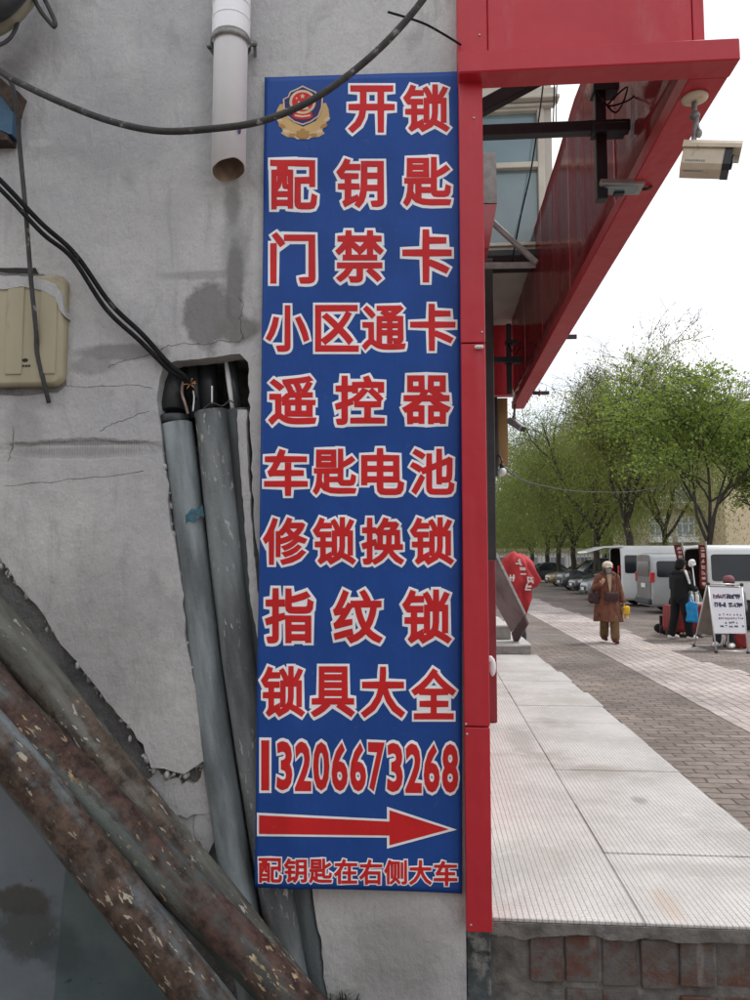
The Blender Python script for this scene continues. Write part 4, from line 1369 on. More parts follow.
cpl = MB().lathe([(rp + .0008, -.001), (rp + .006, .001), (rp + .0065, .018), (rp + .0062, .05), (rp + .008, .052), (rp + .008, .058), (rp + .006, .060), (rp + .006, .098), (rp + .0085, .100), (rp + .0085, .107), (rp + .006, .109), (rp + .006, .19)], cc0, ax, 40, closed=True)
for f in cpl.bm.faces: f.smooth = False
cpl.build('coupling', M['pvc'], dp)
ck = b.lerp(a, (172 - 44) / 232.)
cl = MB().lathe([(rp + .0072, -.012), (rp + .011, -.010), (rp + .0112, .004), (rp + .0072, .006)], ck, ax, 40, closed=True)
for s in (-1, 1):
    cl.box(ck + Vector((s * (rp + .017), .01, 0)), (.022, .016, .014), None, .003)
    cl.bar(ck + Vector((s * (rp + .02), .01, 0)), ck + Vector((s * (rp + .008), .07, 0)), .01, .014)
cl.build('clamp', M['clamp'], dp)
MB().lathe([(rp + .0012, -.002), (rp + .0016, 0), (rp + .0012, .002)], b.lerp(a, .60), ax, 40, closed=True).build('joint_line', M['clamp'], dp)
pc = W(242, 133, YP - .028)
MB().ball(pc + Vector((-.004, -.016, 0)), .010, (.55, .2, 1.4)).build('pen_mark', M['pvc_blue'], dp)

# beige meter box let into the wall
YM = YW - .03
x0, zt = XZ(-52, 277, YM); x1, zb = XZ(62, 385, YM)
mbx = thing('meter_box', 'yellowed beige metal box with rounded corners set in the grey wall', 'meter box', ((x0 + x1) / 2, YM, zb))
def rrect(x0, z0, x1, z1, r, n=6):
    out = []
    for cx, cz, a0 in ((x1 - r, z1 - r, 0), (x0 + r, z1 - r, 90), (x0 + r, z0 + r, 180), (x1 - r, z0 + r, 270)):
        for k in range(n + 1):
            an = rad(a0 + 90 * k / n)
            out.append((cx + math.cos(an) * r, cz + math.sin(an) * r))
    return out
mb = MB()
lv = [(0, .05), (0, .012), (.004, .004), (.012, 0)]
mb.loft([[(x, YM + dy, z) for x, z in rrect(x0 + i, zb + i, x1 - i, zt - i, max(.035 - i, .012))] for i, dy in lv], True, True)
mb.build('cover', M['beige_box'], mbx)
mb = MB()
for fx in (.52, .80):
    mb.span((x0 + (x1 - x0) * fx, YM - .004, zb + .035), (x0 + (x1 - x0) * fx + .055, YM + .004, zt - .04), .0035, 2)
mb.build('raised_rib', M['beige_box'], mbx)
lc = W(25, 364, YM)
lg = MB().ball(lc + Vector((0, 0, .012)), .008, (1.3, .25, .8))
for k in range(4):
    lg.box(lc + Vector((-.013 + k * .009, -.001, -.006)), (.006, .002, .006))
lg.build('stamped_mark', M['box_dark'], mbx)
tp = MB().sheet(ragged(pxpoly([(-60, 268, 1), (36, 268, 1), (40, 276, 1), (12, 279, 1), (-60, 279, 1)], YW), .004, .015, 33), 'y', YW - .003, YW + .02)
tp.build('gap_shade', M['box_dark'], mbx)  # dark strip painting the shade of the gap above the box
pl = ragged(pxpoly([(-60, 281, 0), (-60, 275, 1), (18, 276, 1), (40, 279, 1), (56, 285, 1), (63, 296, 1), (66, 318, 1), (60, 310, 1), (56, 298, 1), (44, 291, 1), (22, 287, 1), (4, 290, 1)], YM), .004, .014, 44)
MB().sheet(pl, 'y', YM - .005, YM + .03).build('plaster_smear', M['plaster'], mbx)
pl = ragged(pxpoly([(-60, 394, 1), (20, 395, 1), (58, 392, 1), (66, 384, 1), (67, 330, 1), (66, 300, 1), (60, 284, 1), (44, 275, 1), (-60, 270, 1)], YW), .005, .014, 46)
MB().sheet(pl, 'y', YW - .0035, YW + .01).build('broken_edge', M['mortar'], mbx)

# rusted blue box and hoses at the left edge
YB = YW - .05
x0, zt = XZ(-70, 88, YB); x1, zb = XZ(13, 137, YB)
bb = thing('junction_box', 'small rusted blue junction box at the left edge of the wall', 'junction box', (x1 - .05, YB, zb))
pr = [XZ(-70, 80, YB), XZ(-8, 86, YB), XZ(3, 98, YB), XZ(13, 112, YB), XZ(12, 134, YB), XZ(9, 134, YB), XZ(-4, 128, YB), XZ(-70, 124, YB)]
MB().prism(pr, 'y', YB, YW - .001).build('body', M['blue_box'], bb)
pr = [XZ(-70, 72, YB), XZ(0, 78, YB), XZ(12, 88, YB), XZ(19, 92, YB), XZ(15, 104, YB), XZ(13, 111, YB), XZ(3, 97, YB), XZ(-8, 85, YB), XZ(-70, 79, YB)]
MB().prism(pr, 'y', YB - .006, YW - .001).jitter(.003, 40).build('rusty_lid', M['rust_plain'], bb)
pr = [XZ(-70, 125, YB), XZ(-4, 129, YB), XZ(8, 135, YB), XZ(8, 140, YB), XZ(-70, 141, YB)]
MB().prism(pr, 'y', YB - .004, YW - .001).build('lower_lip', M['rust_plain'], bb)
hs = thing('thick_hose', 'thick black hose with a beige sleeve curving across the top left corner', 'hose', tuple(W(0, 20, 2.12)))
MB().tube(smoothpath([W(-60, 20, 2.1), W(-20, 14, 2.1), W(4, 2, 2.1), W(24, -24, 2.12), W(40, -60, 2.14)], 8), .038, 20).build('tube', M['black_pipe'], hs)
MB().tube(smoothpath([W(-60, 44, 2.16), W(-18, 30, 2.16), W(9, 15, 2.16), W(30, -12, 2.17), W(46, -50, 2.18)], 8), .034, 20).build('sleeve', M['hose_beige'], hs)
plain_tube('cable', 'thin grey and black cable end looping in the top left corner', 'cable', [(-30, 52, 2.14), (-4, 46, 2.14), (8, 40, 2.15), (15, 30, 2.16), (19, 15, 2.18), (20, -20, 2.2)], .006, M['cable_dusty'], 10, 8)
plain_tube('rod_loop', 'dusty bent wire loop hanging from above near the top left corner', 'wire loop', [(25, -40, 2.16), (32, -8, 2.16), (40, 10, 2.16), (52, 25, 2.16), (54.5, 26, 2.16), (55, 22, 2.16), (49, 8, 2.16), (43, -6, 2.16), (36, -40, 2.16)], .0068, M['cable_dusty'], 10, 8)
plain_tube('cable', 'thick dusty black cable sagging across the downpipe and the banner crest', 'cable', [(-40, 48, 2.10), (-8, 66, 2.09), (14, 80, 2.08), (60, 102, 2.07), (110, 121, 2.06), (160, 131, 2.05), (215, 128.5, 2.05), (262, 121, 2.05), (310, 101, 2.05), (355, 70, 2.04), (395, 33, 2.02), (430, -10, 2.0), (470, -70, 1.98)], .0098, M['cable_dusty'], 14, 8)
plain_tube('cable', 'upper of the two black cables slanting down into the pipe niche', 'cable', [(-60, 122, 2.14), (0, 180, 2.15), (40, 222, 2.17), (75, 254, 2.19), (110, 303, 2.21), (142, 334, 2.22), (170, 365, 2.235), (187, 379, 2.25), (195, 400, 2.30)], .0078, M['cable'], 12, 8)
plain_tube('cable', 'lower of the two black cables slanting down into the pipe niche', 'cable', [(-60, 134, 2.13), (0, 189, 2.14), (42, 233, 2.16), (72, 258, 2.18), (106, 309, 2.20), (140, 341, 2.215), (168, 369, 2.235), (186, 382, 2.255), (192, 404, 2.31)], .0072, M['cable'], 12, 8)
plain_tube('cable', 'thin dusty cable hanging down over the beige box', 'cable', [(-20, 62, 2.16), (2, 72, 2.15), (11, 82, 2.13), (16, 105, 2.14), (20, 150, 2.17), (26, 215, 2.18), (31, 280, 2.19), (36, 330, 2.205), (37, 352, 2.215), (44, 383, 2.22), (49, 403, 2.24)], .0072, M['cable_dusty'], 10, 8)
plain_tube('cable', 'short thin black wire running off the top edge of the banner', 'wire', [(388, 12, 2.21), (405, 17, 2.2), (425, 24, 2.19), (445, 35, 2.19), (461, 45, 2.19)], .0036, M['cable'], 8, 6)
mb = MB()
for k in range(7):
    a = k * 1.1
    p0 = W(190, 384, YW + .005)
    mb.tube([p0, p0 + Vector((math.cos(a) * .022, -.008, math.sin(a) * .018))], .0018, 5)
tag(mb.build('stripped_wires', M['copper']), 'bare copper strands where the black cables enter the niche', 'wire')

# weed in the crack at the foot of the wall
def grass_blade(mb, p, d, h, w):
    d = Vector(d)
    prev = None
    s = Vector((d.y, -d.x, 0)).normalized() if (abs(d.x) + abs(d.y)) > 1e-4 else Vector((1, 0, 0))
    pts = [p + d * (t * t * h * .7) + Vector((0, 0, h * t * (1 - .25 * t))) for t in (0, .33, .66, 1)]
    ws = [w, w * .9, w * .6, w * .08]
    for i in range(3):
        mb.quad(pts[i] - s * ws[i], pts[i] + s * ws[i], pts[i + 1] + s * ws[i + 1], pts[i + 1] - s * ws[i + 1])
M['weed'] = pm('weed_green', (.075, .115, .035), .6, var=.3, vs_=30)
wd = thing('weed', 'small green weed growing from the foot of the wall under the banner', 'weed', tuple(W(344, 1010, YW - .01)))
rnd = random.Random(4)
mb = MB()
for k in range(46):
    p = W(344 + rnd.uniform(-16, 14), 1012, YW - .008)
    a = rnd.uniform(0, math.tau)
    grass_blade(mb, p, (math.cos(a) * .8, -abs(math.sin(a)) * .6, 0), rnd.uniform(.05, .12), .0022)
mb.build('leaves', M['weed'], wd, recalc=False)

# ------------------------------------------------------------------ things at the far end of the platform
bd = thing('leaning_board', 'glossy dark board with a maroon lower edge leaning off the shop front', 'board', tuple(W(515, 650, 8.6)))
A_, B_, C_, D_ = W(492, 548, 8.3), W(524.5, 615, 8.5), W(512, 632, 8.75), W(480, 575, 8.7)
C2, B2 = W(515.5, 646, 8.75), W(528, 624, 8.5)
def slab(name, quad, th, mat, root, bev=.004):
    q = [Vector(p) for p in quad]
    n = (q[1] - q[0]).cross(q[3] - q[0]).normalized()
    mb = MB()
    mb.loft([[p - n * th / 2 for p in q], [p + n * th / 2 for p in q]], True, False)
    return mb.build(name, mat, root)
slab('panel', (A_, B_, C_, D_), .02, M['board_face'], bd)
slab('lower_edge', (B_.lerp(B2, .05), B2, C2, C_.lerp(C2, .05)), .028, M['board_base'], bd)
MB().bar(A_ + Vector((.005, -.01, .01)), B_ + Vector((.008, -.01, .005)), .014, .028, .003).build('rim', M['steel_grey'], bd)

M['cloth_red'] = pm('red_parasol_cloth', (.42, .022, .03), .75, var=.15, vs_=5, bump=.3, bs=20)
M['cloth_white'] = pm('white_print', (.62, .58, .56), .75, var=.06)
pu = G(522, 640, 0) ; pu = W(520, 641, 11.4)
par = thing('draped_stand', 'crumpled red cloth with white writing draped over a dark stand beyond the leaning board', 'draped cloth', (pu.x, 11.4, 0))
rows_ = [(553.5, 511, 519), (555, 507, 524), (558, 503, 529), (563, 501, 533), (570, 501, 535.5), (577, 502, 539), (581, 503, 540.5), (585, 504, 536), (589, 506, 531.5), (597, 508, 531), (604, 512, 529.5), (610, 515, 527.5), (617, 518.5, 525)]
rings = []
N = 64
for py, xl_, xr_ in rows_:
    a_, b_ = W(xl_, py, 11.4), W(xr_, py, 11.4)
    ring = []
    for k in range(N):
        an = k * math.tau / N
        hw_ = (b_.x - a_.x) / 2
        g = sstep(553, 575, py)
        fold = 1 + g * (.13 * math.sin(an * 5 + py * .05) + .10 * math.sin(an * 9 - py * .09 + 1) + .05 * math.sin(an * 15 + py * .2))
        p = Vector(((a_.x + b_.x) / 2 + math.cos(an) * hw_ * (1 + (fold - 1) * abs(math.sin(an))), 11.4 + math.sin(an) * min(hw_, .24) * fold, a_.z + .02 * math.sin(an * 3 + py)))
        ring.append(p + mnoise.noise_vector(p * 9) * .022)
    rings.append(ring)
MB().loft(rings, True).build('cloth', M['cloth_red'], par)
xs_ = W(522.5, 610, 11.45).x
MB().tube(smoothpath([(xs_ - .02, 11.45, 1.5), (xs_, 11.45, .9), (xs_ + .01, 11.45, .5), (xs_ - .02, 11.42, .04)], 6), [.03] * 12 + [.045] * 6 + [.04], 12).build('post', M['steel_black'], par)
MB().lathe([(.15, 0), (.15, .03), (.05, .06)], (xs_ - .02, 11.42, .0), (0, 0, 1), 20).build('base', M['steel_black'], par)
def scribble_glyph(mb, c, ux, uz, n, w, h, seed, lw=.12):
    """a small illegible character: a few short strokes in a w x h cell"""
    rnd = random.Random(seed)
    ux, uz = Vector(ux).normalized(), Vector(uz).normalized()
    n = Vector(n)
    for k in range(rnd.randint(3, 5)):
        if rnd.random() < .55:
            a = Vector((-.42, rnd.uniform(-.42, .42))); b_ = Vector((.42, a.y + rnd.uniform(-.05, .05)))
        elif rnd.random() < .6:
            a = Vector((rnd.uniform(-.36, .36), -.44)); b_ = Vector((a.x + rnd.uniform(-.1, .1), .44))
        else:
            a = Vector((rnd.uniform(-.1, .1), .3)); b_ = Vector((rnd.choice((-.42, .42)), -.44))
        pa = c + ux * a.x * w + uz * a.y * h + n * (.0004 * k)
        pb = c + ux * b_.x * w + uz * b_.y * h + n * (.0004 * k)
        d = (pb - pa).normalized()
        s = n.cross(d).normalized() * (w * lw / 2)
        mb.quad(pa - s, pb - s, pb + s, pa + s)
mb = MB()
for k, (px, py) in enumerate(((518, 562), (523, 571), (530.5, 580), (512, 578), (528.5, 587), (509, 586))):
    yf = 11.4 - .295
    scribble_glyph(mb, W(px, py, yf), (1, 0, 0), (.1 * (k - 2), 0, 1), (0, -1, 0), .10, .11, k + 3, .2)
mb.build('writing', M['cloth_white'], par, recalc=False)

# ------------------------------------------------------------------ vehicles
M['paint_white'] = pm('white_van_paint', (.62, .63, .63), .35, var=.04, vs_=2, col2=(.55, .55, .54), c2=(3., .6, .8), coat=.5)
M['paint_silver'] = pm('silver_van_paint', (.36, .37, .38), .35, .3, var=.05, vs_=2, coat=.5)
M['paint_grey'] = pm('grey_lower_paint', (.10, .10, .105), .4, .2, var=.06, coat=.4)
M['paint_black'] = pm('black_car_paint', (.012, .013, .015), .25, var=.2, vs_=2, coat=.25)
M['paint_dark'] = pm('dark_grey_car_paint', (.035, .038, .042), .28, .2, var=.2, vs_=2, coat=.25)
M['paint_gold'] = pm('golden_brown_car_paint', (.22, .14, .06), .3, .3, var=.1, vs_=2, coat=.6)
M['paint_pale'] = pm('pale_grey_car_paint', (.16, .165, .18), .3, .2, var=.05, vs_=2, coat=.3)
M['tyre'] = pm('tyre_rubber', (.018, .018, .018), .85, var=.3, vs_=20)
M['rim'] = pm('alloy_rim', (.40, .40, .41), .35, .7, var=.1, vs_=20)
M['arch'] = pm('wheel_arch_black', (.012, .012, .012), .9)
M['trim'] = pm('black_trim', (.02, .02, .022), .6, var=.2)
M['red_lens'] = pm('red_lamp_lens', (.42, .012, .015), .2, var=.1, coat=.5)
M['clear_lens'] = pm('clear_lamp_lens', (.55, .57, .58), .12, .2, var=.1, coat=.6)
M['interior'] = pm('dark_van_interior', (.022, .020, .018), .9, var=.3)
M['goods_brown'] = pm('brown_goods', (.14, .055, .045), .85, var=.4, vs_=9)
M['goods_green'] = pm('grey_green_cloth', (.10, .125, .11), .9, var=.3, vs_=9)
M['rear_shade'] = pm('shaded_tailgate', (.11, .10, .095), .5, var=.15, vs_=3)  # dark tone paints in the shade on the silver van's rear face
M['plate'] = pm('white_number_plate', (.60, .60, .58), .5, var=.05)

def wheel(root, x, y, r, w, out):
    """tyre with a rim and arch; out = +-1 the outer side in y"""
    c = Vector((x, y, r))
    o = part(MB().lathe([(r * .62, -w / 2), (r * .93, -w / 2), (r, -w * .32), (r, w * .32), (r * .93, w / 2), (r * .62, w / 2)], c, (0, out, 0), 28), 'wheel', M['tyre'], root)
    mb = MB().lathe([(r * .64, -w * .3), (r * .64, w * .38), (r * .56, w * .40), (r * .54, w * .2), (r * .2, w * .22), (r * .14, w * .34), (.001, w * .36)], c, (0, out, 0), 24)
    for k in range(5):
        a = k * math.tau / 5
        mb.bar(c + Vector((math.cos(a) * r * .12, out * w * .30, math.sin(a) * r * .12)), c + Vector((math.cos(a) * r * .58, out * w * .34, math.sin(a) * r * .58)), .05, .03, 0, (0, 1, 0))
    rm = mb.build('rim', M['rim'])
    rm.parent = o
    ar = []
    for k in range(15):
        a = rad(-4 + 188 * k / 14)
        ar.append((math.cos(a), math.sin(a)))
    q = MB()
    yo = y + out * (w / 2 - .036)
    q.prism([(x + ca * r * 1.17, r + sa * r * 1.17) for ca, sa in ar], 'y', yo - .02, yo + .02)
    part(q, 'wheel_arch', M['arch'], root)

def body_ring(x, hw, z0, z1, tuck=.9, top=.86, rz=.10):
    h = z1 - z0
    half = [(hw * tuck * .6, z0), (hw * tuck, z0 + .02), (hw * .985, z0 + h * .22), (hw, z0 + h * .48), (hw * .985, z0 + h * .78), (hw * .95, z1 - min(rz, h * .12)), (hw * top, z1 - .012), (hw * top * .6, z1)]
    return [(x, y, z) for y, z in half] + [(x, -y, z) for y, z in half[::-1]]

def car(name, label, loc, rotz, L, Wd, H, paint, hood=.70, suv=False, group=None):
    """nose towards local -x; body and cabin are lofted from cross-sections"""
    t = thing(name, label, 'car', loc, rotz, group)
    hw = Wd / 2
    r = .33 if suv else .30
    belt = H * (.60 if suv else .62)
    nose = H * .50 * hood / .70
    st = [(0, hw * .70, .30, nose * .78), (.05, hw * .84, .24, nose * .94), (.22, hw * .94, .20, nose * 1.06), (.7, hw, .19, nose * 1.20), (1.15, hw, .19, belt * .985), (1.6, hw, .19, belt),
          (L * .6, hw, .19, belt * 1.02), (L * .85, hw * .98, .21, belt * (1.03 if suv else 1.0)), (L - .12, hw * .93, .25, belt * (1.0 if suv else .97)), (L, hw * .82, .34, belt * .86)]
    part(MB().loft([body_ring(*s) for s in st]), 'body', paint, t)
    def cab_ring(x, hwb, hwt, zb, zt):
        half = [(hwb, zb), (hwb * .99, zb + (zt - zb) * .2), (hwb + (hwt - hwb) * .75, zb + (zt - zb) * .78), (hwt, zt - .03), (hwt * .75, zt)]
        return [(x, y, z) for y, z in half] + [(x, -y, z) for y, z in half[::-1]]
    w0, w1, w2, w3 = (1.12, 1.75, L * .80, L - .16) if suv else (1.2, 1.95, L * .68, L * .86)
    zb = belt - .05
    part(MB().loft([cab_ring(w0, hw * .84, hw * .80, zb, zb + .03), cab_ring((w0 + w1) / 2, hw * .88, hw * .76, zb, zb + (H - zb) * .62), cab_ring(w1, hw * .90, hw * .74, zb, H - .05), cab_ring((w1 + w2) / 2, hw * .91, hw * .74, zb, H - .012),
                    cab_ring(w2, hw * .90, hw * .72, zb, H - .05), cab_ring(w3, hw * .85, hw * .74, zb, zb + .06)]), 'window', M['car_glass'], t)
    mb = MB()
    mb.loft([[(x, y * hw * k, z) for y, z in ((.745, zz - .035), (.70, zz), (.35, zz + .022), (-.35, zz + .022), (-.70, zz), (-.745, zz - .035))] for x, zz, k in ((w1 - .05, H - .045, 1), (w1 + .35, H - .012, 1), (w2 - .3, H - .010, 1), (w2 + .03, H - .045, .98))], True)
    for s in (-1, 1):
        mb.bar((w0 + .02, s * hw * .83, zb + .05), (w1, s * hw * .735, H - .045), .07, .05)
        mb.bar((w3 - .04, s * hw * .82, zb + .06), (w2, s * hw * .725, H - .045), .09, .06)
        mb.bar(((w1 + w2) / 2, s * hw * .905, zb), ((w1 + w2) / 2, s * hw * .75, H - .03), .08, .03)
    part(mb, 'roof', paint, t)
    for s in (-1, 1):
        hl = MB().loft([[(x, s * y, z) for x, y, z in q] for q in (((.035, hw * .52, nose * .74), (.02, hw * .52, nose * .88), (.10, hw * .90, nose * .92), (.14, hw * .92, nose * .76)), ((.10, hw * .52, nose * .74), (.12, hw * .52, nose * .93), (.3, hw * .965, nose * 1.0), (.3, hw * .97, nose * .82)))], True, False)
        part(hl, 'headlight', M['clear_lens'], t)
        part(MB().box((L - .02, s * hw * .72, belt * .82), (.10, hw * .26, .14), None, .03), 'tail_light', M['red_lens'], t)
        part(MB().box((w0 + .32, s * (hw * .93 + .07), belt + .05), (.10, .17, .12), None, .03), 'mirror', paint, t)
        for x in (.78, L - .80):
            wheel(t, x, s * (hw - .075), r, .20, s)
    part(MB().box((.03, 0, nose * .62), (.10, hw * .92, nose * .20), None, .02), 'grille', M['trim'], t)
    part(MB().box((.0, 0, .34), (.16, hw * 1.36, .10), None, .03), 'bumper', M['trim'], t)
    part(MB().box((-.035, 0, .46), (.02, .42, .12), None, .004), 'number_plate', M['plate'], t)
    return t

def van(name, label, loc, rotz, L, Wd, H, paint, lower=None, open_rear=False, windows=(), hatch=False, band=(.20, .50), rear=None):
    """rear at local x=0, nose at +x, near side at local -y"""
    t = thing(name, label, 'van', loc, rotz)
    hw = Wd / 2
    def ring(x, hw_, z0, z1, k=0.):
        half = [(hw_ * .93, z0), (hw_ * .985, z0 + .10), (hw_, z0 + .35), (hw_, z0 + (z1 - z0) * .52), (hw_ * .965, z0 + (z1 - z0) * .80), (hw_ * .93, z1 - .14), (hw_ * .87, z1 - .055), (hw_ * .74, z1 - .015), (hw_ * .3, z1)]
        return [(x, y, z) for y, z in half] + [(x, -y, z) for y, z in half[::-1]]
    st = [(0, hw * .985, .24, H - .02), (.08, hw, .22, H), (L * .3, hw, .22, H), (L * .62, hw, .22, H), (L * .76, hw, .22, H - .03), (L * .84, hw * .99, .22, H - .12), (L * .93, hw * .97, .22, H * .62), (L * .985, hw * .93, .24, H * .52), (L, hw * .84, .30, H * .40)]
    mb = MB()
    outer = [ring(*s) for s in st]
    if open_rear:
        inner = [ring(x, hw - .07, .42, H - .09) for x in (L * .55, .05, 0.0)]
        mb.loft(inner + outer, True)
    else:
        mb.loft(outer, True)
    part(mb, 'body', paint, t)
    if open_rear:
        part(MB().loft([ring(x, hw - .078, .428, H - .098) for x in (L * .54, .02)], False), 'lining', M['interior'], t)
    if lower:
        part(MB().loft([[(x, y * 1.004, z) for x, y, z in ring(x, h_, .20, H) if y < 0 and band[0] * H <= z <= band[1] * H] for x, h_ in ((-.004, hw * .99), (.08, hw), (L * .84, hw), (L * .93, hw * .975))], False, True, False), 'side_band', lower, t)
        part(MB().loft([[(x, y * 1.004, z) for x, y, z in ring(x, h_, .20, H) if y > 0 and band[0] * H <= z <= band[1] * H] for x, h_ in ((-.004, hw * .99), (.08, hw), (L * .84, hw), (L * .93, hw * .975))], False, True, False), 'side_band', lower, t)
    for (xa, xb, za, zb) in windows:
        for s in (-1, 1):
            mb = MB()
            y = s * (hw * .985 + .004)
            tilt = hw * .055
            pts = rrect(xa, za, xb, zb, .07, 4)
            zz_ = [.20 + (H - .20) * .52, .20 + (H - .20) * .80, H - .14, H - .055]
            yy_ = [hw, hw * .965, hw * .93, hw * .87]
            mb.loft([[(x, s * (float(np.interp(z, zz_, yy_)) + d), z) for x, z in pts] for d in (-.03, .014)], True, False)
            part(mb, 'window', M['car_glass'], t)
    for s in (-1, 1):
        part(MB().box((.03, s * hw * .955, H * .60), (.16, .10, .32), None, .03), 'tail_light', M['red_lens'], t)
        for x in (.85, L - .95):
            wheel(t, x, s * (hw - .075), .32, .20, s)
        part(MB().box((L - .10, s * hw * .68, H * .40), (.16, .34, .18), None, .04), 'headlight', M['clear_lens'], t)
        part(MB().bar((.5, s * (hw + .002), .24), (L - .5, s * (hw + .002), .24), .03, .10, .01), 'side_sill', M['trim'], t)
        part(MB().box((.62 * L, s * (hw + .006), H * .50), (.16, .02, .035), None, .006), 'handle', M['trim'], t)
        for xs__ in (L * .36, L * .60):
            part(MB().box((xs__, s * (hw * .998), H * .55), (.012, .012, H * .55)), 'door_seam', M['trim'], t)
    part(MB().box((-.03, 0, .36), (.12, Wd * .94, .18), None, .04), 'bumper', M['trim'] if lower else paint, t)
    if rear:
        part(MB().loft([[(x, y * .95, z) for x, y, z in ring(x, hw * .97, .46, H - .05)] for x in (.01, -.012)], True, False), 'tailgate', rear, t)
    if not open_rear:
        part(MB().box((-.014, 0, H * .74), (.02, Wd * .74, H * .26), None, .006), 'rear_window', M['car_glass'], t)
        part(MB().box((-.020, 0, H * .46), (.02, .44, .13), None, .004), 'number_plate', M['plate'], t)
    # windscreen
    part(MB().loft([[(x, y, z) for y, z in ((-hw * .80, zz), (hw * .80, zz))] + [(x - .02, y, z) for y, z in ((hw * .80, zz - .02), (-hw * .80, zz - .02))] for x, zz in ((L * .845, H - .16), (L * .932, H * .635))], True, False), 'windscreen', M['car_glass'], t)
    return t
BASEX = 6.72
vA = van('white_van', 'white van with its rear doors open behind the white signboard', (W(708, 590, 18.04).x, 18.9, 0), 0, 4.5, 1.72, 1.97, M['paint_white'], None, True, ((.10, 1.62, 1.12, 1.74), (1.80, 3.0, 1.12, 1.74)))
vB = van('silver_van', 'silver minivan with dark grey lower doors parked behind the shopper in black', (W(652, 590, 23.02).x, 23.85, 0), 0, 4.4, 1.66, 1.82, M['paint_silver'], M['paint_grey'], False, ((.16, 1.30, 1.10, 1.58), (1.40, 2.4, 1.10, 1.58), (2.5, 3.2, 1.10, 1.58)), False, (.25, .56), M['rear_shade'])
vC = van('white_van', 'tall white van with its tailgate raised, farther back among the parked cars', (W(622, 590, 26.62).x, 27.5, 0), 0, 4.9, 1.75, 2.12, M['paint_white'], M['paint_grey'], True, ((.12, 1.85, 1.16, 1.78), (1.95, 3.3, 1.16, 1.78)))
tg = part(MB().loft([[(x, -.80, z), (x, .80, z), (x, .80, z + .06), (x, -.80, z + .06)] for x, z in ((.10, 2.06), (-.55, 2.03), (-1.15, 1.86))], True, False), 'tailgate', M['paint_white'], vC)
q = MB().box((-.62, 0, 1.99), (.55, 1.2, .02), Matrix.Rotation(rad(-12), 3, 'Y'), .004).build('window', M['car_glass']); q.parent = tg
g_ = thing('stacked_goods', 'brown bundles of goods stacked in the tall white van', 'goods', (7.3, 27.5, .45))
part(MB().box((.35, 0, .45), (.8, 1.3, .9), None, .12, 2).box((.25, -.2, 1.05), (.6, .7, .4), None, .12, 2).jitter(.05, 3), 'bundle', M['goods_brown'], g_)
for o in [q for q in bpy.data.objects if q.name.startswith('tail_light') and q.parent in (vA, vC)]:
    o.scale = (1, .7, 1)
car('parked_car', 'pale grey car with its nose out beside the tall white van', (6.2, 31.2, 0), rad(2), 4.2, 1.74, 1.50, M['paint_pale'], .72)
car('parked_car', 'low black car between the pale grey car and the black off-roader', (6.75, 36.8, 0), rad(4), 4.4, 1.78, 1.44, M['paint_black'], .70)
car('parked_car', 'large black off-roader parked next to the golden car', (6.95, 41.4, 0), rad(5), 4.6, 1.86, 1.72, M['paint_dark'], .76, True)
car('parked_car', 'golden brown car farthest along the parked row', (7.25, 47.5, 0), rad(5), 4.4, 1.78, 1.46, M['paint_gold'], .72)
car('parked_car', 'dark car just showing behind the red parasol', (6.1, 55.0, 0), rad(5), 4.4, 1.78, 1.46, M['paint_dark'], .72)

# ------------------------------------------------------------------ stall, signboard and banners
M['stall_red'] = pm('red_table_cloth', (.19, .010, .010), .8, var=.15, vs_=6, bump=.3, bs=18)
M['paper_white'] = pm('white_board_sheet', (.70, .70, .74), .5, var=.03)
M['print_dark'] = pm('dark_blue_print', (.03, .03, .08), .6, var=.2)
M['print_purple'] = pm('purple_print', (.16, .06, .12), .6, var=.2)
M['alu'] = pm('aluminium_tube', (.58, .58, .58), .35, .5, var=.08)
M['back_board'] = pm('brown_grey_board', (.22, .195, .165), .7, var=.12, vs_=5)
M['banner_red'] = pm('faded_red_flag', (.26, .05, .045), .8, var=.15, vs_=6, bump=.2)
M['banner_text'] = pm('faded_pale_print', (.52, .40, .36), .8, var=.1)

YS = 13.7
sgn = thing('a_frame_sign', 'white A-frame signboard with two lines of big dark writing beside the stall', 'signboard', (W(728, 648, YS).x, YS, 0))
tl, tr = W(708.5, 587, YS + .16), W(742, 588, YS + .10)
brr, bll = W(746.3, 633.5, YS - .16), W(714, 633.5, YS - .10)
kz = lambda p: Vector((p.x, p.y, p.z))
fl_, fr_ = W(716, 645, YS - .2), W(748, 646.5, YS - .26)
fl_.z = .02; fr_.z = .02
q = [tl, tr, brr, bll]
slab('front_panel', q, .018, M['paper_white'], sgn)
for a, b in ((tl, bll), (tr, brr)):
    d = (b - a).normalized()
    e = a + d * ((.03 - a.z) / d.z)
    MB().tube([a - d * .05, e], .014, 10).build('leg', M['alu'], sgn)
    MB().ball(e, .03, (1.2, 1.2, .8)).build('foot', M['trim'], sgn)
    MB().box(a - d * .06, (.05, .05, .06), None, .01).build('corner_cap', M['trim'], sgn)
d1 = (bll - tl).normalized(); d2 = (brr - tr).normalized()
e1 = tl + d1 * ((.04 - tl.z) / d1.z); e2 = tr + d2 * ((.04 - tr.z) / d2.z)
MB().tube([e1, e2], .013, 10).build('foot_bar', M['alu'], sgn)
MB().tube([tl - d1 * .06, tr - d2 * .06], .015, 10).build('handle_bar', M['alu'], sgn)
bt = tl + Vector((-.01, .05, .02)); bt2 = tr + Vector((-.02, .06, .02))
bb1, bb2 = Vector((bt.x - .09, YS + .72, .03)), Vector((bt2.x - .09, YS + .70, .03))
pm1, pm2 = bt.lerp(bb1, .80), bt2.lerp(bb2, .80)
slab('back_panel', (bt, bt2, pm2, pm1), .016, M['back_board'], sgn)
